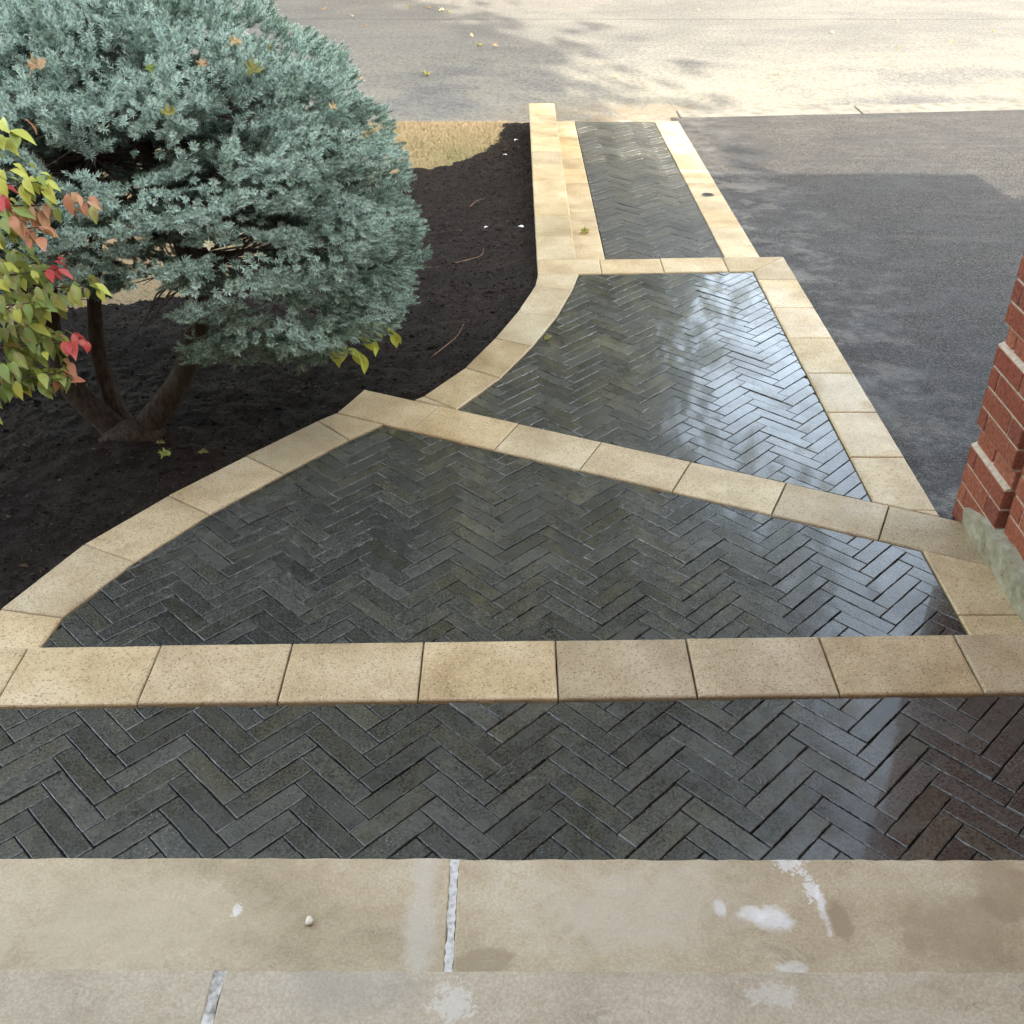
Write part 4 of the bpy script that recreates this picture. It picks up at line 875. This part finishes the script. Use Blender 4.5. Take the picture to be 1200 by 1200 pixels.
# ------------------------------------------------------------------ leaves
def leaf_mesh(name, L, W, mat, fold=0.25, curl=0.3, nseg=7):
    V, F = [], []
    for i in range(nseg + 1):
        s = i / nseg; w = W / 2 * (math.sin(math.pi * min(s, 1) ** 0.92) ** 1.05) * (1 - 0.10 * s) + 0.0004; x = L * s; z = -curl * L * s * s
        V += [(x, -w, z + fold * w), (x, 0, z), (x, w, z + fold * w)]
    for i in range(nseg):
        F += [(3 * i, 3 * i + 3, 3 * i + 4, 3 * i + 1), (3 * i + 1, 3 * i + 4, 3 * i + 5, 3 * i + 2)]
    return pymesh(name, V, F, mat, True)
LM = {k: [leaf_mesh('leaf', L, W, M[k], fo, cu) for L, W, fo, cu in ((0.058, 0.030, 0.35, 0.35), (0.050, 0.027, 0.2, 0.6), (0.064, 0.030, 0.6, 0.25), (0.040, 0.023, 0.3, 0.4))] for k in ('lf_green', 'lf_lime', 'lf_salmon', 'lf_red')}
shrub = bpy.data.objects.new('autumn_shrub', None); COL.objects.link(shrub); SHB = Vector((-2.15, 2.95, -0.21)); shrub.location = SHB
tag(shrub, 'shrub turning yellow green and red in front of the blue spruce', 'shrub')
RED = [(Vector((-1.297, 3.0, 0.852)), 0.045, 'lf_red'), (Vector((-1.283, 3.0, 0.626)), 0.05, 'lf_red'), (Vector((-1.298, 3.0, 0.55)), 0.055, 'lf_salmon'), (Vector((-1.313, 3.0, 1.03)), 0.06, 'lf_salmon'), (Vector((-1.20, 3.0, 1.05)), 0.06, 'lf_salmon'), (Vector((-1.36, 3.0, 1.10)), 0.03, 'lf_red')]
rs = random.Random(5); nleaf = 0
def put_leaf(p, d, roll=0.0):
    global nleaf
    k = 'lf_green'
    if p.z > 1.12: k = 'lf_lime' if rs.random() < 0.75 else 'lf_green'
    elif rs.random() < 0.10: k = 'lf_lime'
    mid = p + d * 0.03
    for c, rad, kk in RED:
        if math.hypot(mid.x - c.x + 0.04, mid.z - c.z) < rad * 0.8 and abs(mid.y - c.y) < 0.14: k = kk
    if k.startswith('lf_g') and rs.random() < 0.03: k = 'lf_salmon'
    d = d.normalized(); up = Vector((rs.gauss(0, 0.3), -0.35 + rs.gauss(0, 0.3), 1)); y = up.cross(d).normalized(); z = d.cross(y)
    LEAVES.append((k, rs.randrange(4), p - SHB, Matrix((d, y, z)).transposed(), rs.uniform(0.8, 1.15))); nleaf += 1
LEAVES = []
tips = [(-1.33, 3.0, 1.27), (-1.26, 2.98, 1.14), (-1.17, 3.02, 1.07), (-1.29, 2.95, 1.02), (-1.30, 3.02, 0.87), (-1.20, 3.0, 0.83), (-1.285, 3.0, 0.65), (-1.33, 2.97, 0.56), (-1.38, 3.02, 0.54), (-1.60, 2.96, 0.42), (-1.42, 3.03, 1.22), (-1.40, 2.9, 0.93), (-1.50, 3.02, 0.74), (-1.46, 2.92, 0.62), (-1.44, 3.06, 1.06), (-1.52, 3.1, 1.30), (-1.36, 3.08, 0.76), (-1.48, 2.95, 0.86), (-1.40, 2.95, 1.30), (-1.38, 3.05, 1.15), (-1.34, 2.92, 1.08), (-1.45, 2.98, 1.00), (-1.43, 3.08, 0.90), (-1.35, 2.94, 0.80), (-1.42, 3.0, 0.70), (-1.50, 3.06, 0.55), (-1.56, 2.92, 0.50), (-1.40, 3.1, 0.62)]
for ti, tp in enumerate(tips):
    tp = Vector(tp) + Vector((-0.045, 0, 0)); b0 = SHB + Vector((rs.uniform(-0.06, 0.06), rs.uniform(-0.06, 0.06), 0)); hgt = tp.z
    mid = Vector((-2.0 + rs.uniform(-0.08, 0.1), (tp.y + 2.95) / 2 + rs.uniform(-0.05, 0.05), hgt * 0.55)); m2 = Vector((-1.72 + 0.15 * (tp.x + 1.4), tp.y + rs.uniform(-0.03, 0.03), hgt - 0.07))
    path = smooth_path([b0, mid, m2, tp], 16); n_ = len(path)
    tube('stem', [tuple(p - SHB) for p in path], list(np.interp(np.linspace(0, 1, n_), [0, .6, 1], [0.009, 0.005, 0.0016])), M['twig'], shrub, 6)
    acc = 0
    for i in range(2, n_):
        p = path[i]
        if p.x < -1.63 + 0.26 * (p.z - 0.4): continue
        t = (path[min(i + 1, n_ - 1)] - path[i - 1]).normalized(); side = t.cross(Vector((0, 0, 1))).normalized()
        acc += 1
        for sd in (-1, 1, -1, 1):
            if rs.random() < 0.12: continue
            d = t * rs.uniform(0.2, 0.7) + side * sd * rs.uniform(0.4, 0.9) + Vector((0, 0, -rs.uniform(0.15, 0.9)))
            put_leaf(p + Vector((rs.gauss(0, 0.016), rs.gauss(0, 0.02), rs.gauss(0, 0.016))), d)
    put_leaf(tp, (path[-1] - path[-3]) + Vector((0, 0, -0.02)))
rs.shuffle(LEAVES)
for k, q, p, mt, sc_ in LEAVES[:298]:
    o = link('leaf', LM[k][q], shrub, p, mt.to_euler()); o.scale = (sc_,) * 3
for k in LM:
    V, F = [], []
    for kk, q, p, mt, sc_ in LEAVES[298:]:
        if kk != k: continue
        o0 = len(V); me = LM[k][q]; V += [tuple(p + mt @ (v.co * sc_)) for v in me.vertices]; F += [tuple(i + o0 for i in f.vertices) for f in me.polygons]
    if V: fo = link('foliage', pymesh('foliage', V, F, M[k], True), shrub); fo['kind'] = 'stuff'
# low sapling under the spruce's right side
sap = bpy.data.objects.new('leafy_sapling', None); COL.objects.link(sap); SPB = Vector((-0.92, 4.62, -0.21)); sap.location = SPB
tag(sap, 'low sapling with lime green leaves under the blue spruce', 'plant')
LS = [leaf_mesh('leaf', L, W, M['lf_lime'], 0.3, 0.25) for L, W in ((0.085, 0.040), (0.07, 0.032), (0.055, 0.026))]
for tp in [(-0.52, 4.40, 0.06), (-0.62, 4.34, 0.05), (-0.70, 4.28, 0.03), (-0.76, 4.22, 0.05), (-0.66, 4.30, 0.0)]:
    path = smooth_path([SPB, SPB + Vector((0.06, -0.05, 0.20)), Vector(tp) + Vector((-0.1, 0.02, 0.05)), Vector(tp)], 5)
    tube('stem', [tuple(p - SPB) for p in path], list(np.linspace(0.004, 0.0012, len(path))), M['twig'], sap, 5)
    for i in range(len(path) // 2, len(path)):
        t = (path[i] - path[i - 1]).normalized(); d = t * 0.5 + Vector((rs.gauss(0, 0.3), rs.uniform(-0.5, 0.1), rs.uniform(-0.9, -0.2))); y = Vector((rs.gauss(0, 0.4), -0.6, 1)).cross(d).normalized(); dn = d.normalized()
        o = link('leaf', rs.choice(LS), sap, path[i] - SPB); o.rotation_euler = Matrix((dn, y, dn.cross(y))).transposed().to_euler()

def maple_mesh(name, mat, seed):
    rr = random.Random(seed); out = [(0, -0.5), (0.12, -0.34), (0.42, -0.38), (0.34, -0.20), (0.62, -0.02), (0.44, 0.05), (0.52, 0.30), (0.24, 0.20), (0.16, 0.36), (0, 0.62), (-0.16, 0.36), (-0.24, 0.20), (-0.50, 0.32), (-0.44, 0.05), (-0.60, -0.04), (-0.34, -0.20), (-0.40, -0.38), (-0.12, -0.34)]
    V = [(0, 0, 0)] + [(x * 0.5 + y * 0.5, -x * 0.5 + y * 0.5, 0.75 * (x * x + y * y) * rr.uniform(-0.2, 1.5)) for x, y in out]; n = len(out)
    V += [(0.0, -0.0, -0.01)]; s = len(V); 
    F = [(0, 1 + i, 1 + (i + 1) % n) for i in range(n)]
    a = Vector((V[1][0], V[1][1], V[1][2])); st_ = a + Vector((-0.3, -0.3, 0.05)); V += [tuple(a), tuple(a + Vector((0.02, -0.02, 0))), tuple(st_)]; F.append((s, s + 1, s + 2))
    return pymesh(name, V, F, mat)
MP = {k: [maple_mesh('fallen_leaf', M[k], i) for i in range(3)] for k in ('lf_olive', 'lf_tan', 'lf_pale', 'lf_green')}
def fallen(pos, size, key, label, group=None, tilt=0.35, nrm=None):
    o = link('fallen_leaf', rs.choice(MP[key]), None, pos, (rs.gauss(0, tilt), rs.gauss(0, tilt), rs.uniform(0, 6.28))); o.scale = (size,) * 3
    if nrm: o.rotation_euler = (Vector(nrm).to_track_quat('Z', 'Y').to_matrix() @ Matrix.Rotation(rs.uniform(0, 6.28), 3, 'Z')).to_euler()
    return tag(o, label, 'leaf', group)
def on_spruce(d, k=1.0): d = Vector(d).normalized(); return (C0[0] + CR[0] * d.x * k, C0[1] + CR[1] * d.y * k, C0[2] + CR[2] * d.z * k)
for p, s, kx_, lab in [((-0.80, 3.66, 1.34), 0.085, 'lf_olive', 'largest green and brown maple leaf on the spruce top'), ((-1.03, 3.36, 1.27), 0.060, 'lf_olive', 'olive maple leaf lying mid front on the spruce'),
                       ((-1.44, 3.40, 1.40), 0.085, 'lf_tan', 'curled tan leaf on the spruce near the left edge'), ((-0.95, 3.56, 1.38), 0.05, 'lf_tan', 'small dry tan leaf left of the big leaf on the spruce'),
                       ((-0.87, 3.73, 1.42), 0.06, 'lf_tan', 'brown leaf on the spruce at the top of the picture'), ((-0.77, 3.82, 1.39), 0.045, 'lf_olive', 'small green leaf at the spruce top right edge'),
                       ((-1.10, 3.47, 1.38), 0.045, 'lf_green', 'small yellow green leaf on the spruce front'), ((-0.92, 3.19, 0.88), 0.045, 'lf_pale', 'pale three pointed leaf low on the spruce front'), ((-0.54, 3.79, 1.20), 0.045, 'lf_tan', 'dark leaf on the right outline of the spruce')]:
    d = Vector(((p[0] - C0[0]) / CR[0], (p[1] - C0[1]) / CR[1], (p[2] - C0[2]) / CR[2])).normalized()
    fallen(on_spruce(d, 1.01), s, kx_, lab, nrm=Vector((d.x * 0.6, d.y * 0.8 - 0.2, d.z + 0.4)))
def mz(x, y): return float(mulch_z(np.array([x]), np.array([y]))[0])
for x, y, s, key, lab in [(-1.40, 3.71, 0.07, 'lf_green', 'green leaf on black mulch right of the spruce stems'), (-1.45, 3.81, 0.055, 'lf_olive', 'dull olive leaf on mulch at the spruce foot'), (-1.26, 3.75, 0.055, 'lf_olive', 'olive leaf on mulch nearest the buff edging'),
                          (-2.04, 6.02, 0.13, 'lf_pale', 'large pale yellow leaf on the ground behind the spruce stems')]:
    fallen((x, y, mz(x, y) + 0.012), s, key, lab, tilt=0.15)
fallen((0.17, 4.86, Z2 + 0.008), 0.06, 'lf_olive', 'small olive leaf on the wet pavers by the curved edging', tilt=0.3)
fallen((0.475, 6.95, z_path(0, 6.95) + 0.014), 0.085, 'lf_olive', 'crumpled dark leaf on the buff edging beside the low wall', tilt=0.5)
for i in range(16):
    x, y = rs.uniform(-4.2, 0.0), rs.uniform(12.2, 18.0); fallen((x, y, -0.475 - 0.004 * (y - 10) + 0.02), rs.uniform(0.07, 0.13), rs.choice(['lf_tan', 'lf_olive']), 'dry leaf lying on the shaded street', 'dry leaves on the shaded street', 0.5)
for i in range(9):
    x, y = rs.uniform(0.5, 7), rs.uniform(12.5, 17.5); fallen((x, y, -0.475 - 0.004 * (y - 10) + 0.02), rs.uniform(0.05, 0.08), 'lf_tan', 'dry leaf lying on the sunlit street', 'dry leaves on the sunlit street', 0.5)

# scraps, twigs, pebble
def scrap(x, y, s, lab):
    V = [(-1, -0.4, 0.1), (-0.2, -0.6, 0.3), (0.9, -0.3, 0.05), (1, 0.4, 0.25), (0.1, 0.5, 0.5), (-0.8, 0.5, 0.15), (0, 0, 0.45)]
    V = [(a * s, b * s, c * s) for a, b, c in V] + [(a * s, b * s, c * s - 0.004) for a, b, c in V]
    F = [(6, i, (i + 1) % 6) for i in range(6)] + [(13, 7 + (i + 1) % 6, 7 + i) for i in range(6)] + [(i, 7 + i, 7 + (i + 1) % 6, (i + 1) % 6) for i in range(6)]
    o = link('paper_scrap', pymesh('paper_scrap', V, F, M['scrap']), None, (x, y, mz(x, y) + 0.004), (0, 0, rs.uniform(0, 6))); tag(o, lab, 'scrap')
scrap(-0.18, 6.86, 0.016, 'white scrap on mulch, left one of the pair'); scrap(0.05, 6.87, 0.018, 'white scrap on mulch next to the low wall'); scrap(0.02, 9.5, 0.026, 'white scrap on mulch nearest the street'); scrap(-0.07, 8.95, 0.016, 'small pale scrap on mulch beside the dry grass')
def twig(pts, lab):
    b = Vector((pts[0][0], pts[0][1], mz(pts[0][0], pts[0][1]))); P = [Vector((x, y, mz(x, y) + h)) - b for x, y, h in pts]
    sp = smooth_path(P, 4); o = tube('twig', [tuple(p) for p in sp], list(np.linspace(0.0035, 0.0012, len(sp))), M['twig_pale'], None, 5); o.location = b; tag(o, lab, 'twig')
M['twig_pale'] = m_simple('reddish bare twig', [(0.10, 0.05, 0.035), (0.17, 0.09, 0.06), (0.24, 0.14, 0.10)], 60, 0.9)
twig([(-0.40, 4.74, 0.004), (-0.33, 4.83, 0.02), (-0.28, 4.92, 0.035), (-0.25, 5.02, 0.05)], 'bent reddish twig on mulch by the curved edging')
twig([(-0.35, 6.05, 0.004), (-0.25, 6.12, 0.012), (-0.19, 6.17, 0.02), (-0.18, 6.28, 0.03)], 'thin crooked twig in the middle of the mulch')
twig([(-0.30, 7.30, 0.004), (-0.26, 7.40, 0.02), (-0.20, 7.45, 0.03)], 'short twig on mulch level with the low wall')
V = []; F = []; seg = 9
for i in range(6):
    a = math.pi * i / 5
    for k in range(seg):
        b = 2 * math.pi * k / seg; q = 1 + 0.15 * math.sin(3 * b + i); V.append((0.0085 * math.sin(a) * math.cos(b) * q, 0.0115 * math.sin(a) * math.sin(b) * q, 0.0065 * math.cos(a)))
for i in range(5):
    for k in range(seg): F.append((i * seg + k, i * seg + (k + 1) % seg, (i + 1) * seg + (k + 1) % seg, (i + 1) * seg + k))
pb = link('pebble', pymesh('pebble', V, F, M['pebble'], True), None, (-0.40, 1.31, 0.1765)); tag(pb, 'tiny cream pebble on the buff sandstone step', 'pebble')
print('pavers', sum(o.name.startswith('paver') for o in bpy.data.objects), 'bricks', nb, 'leaves', len(LEAVES), 'shoots', len(SH))
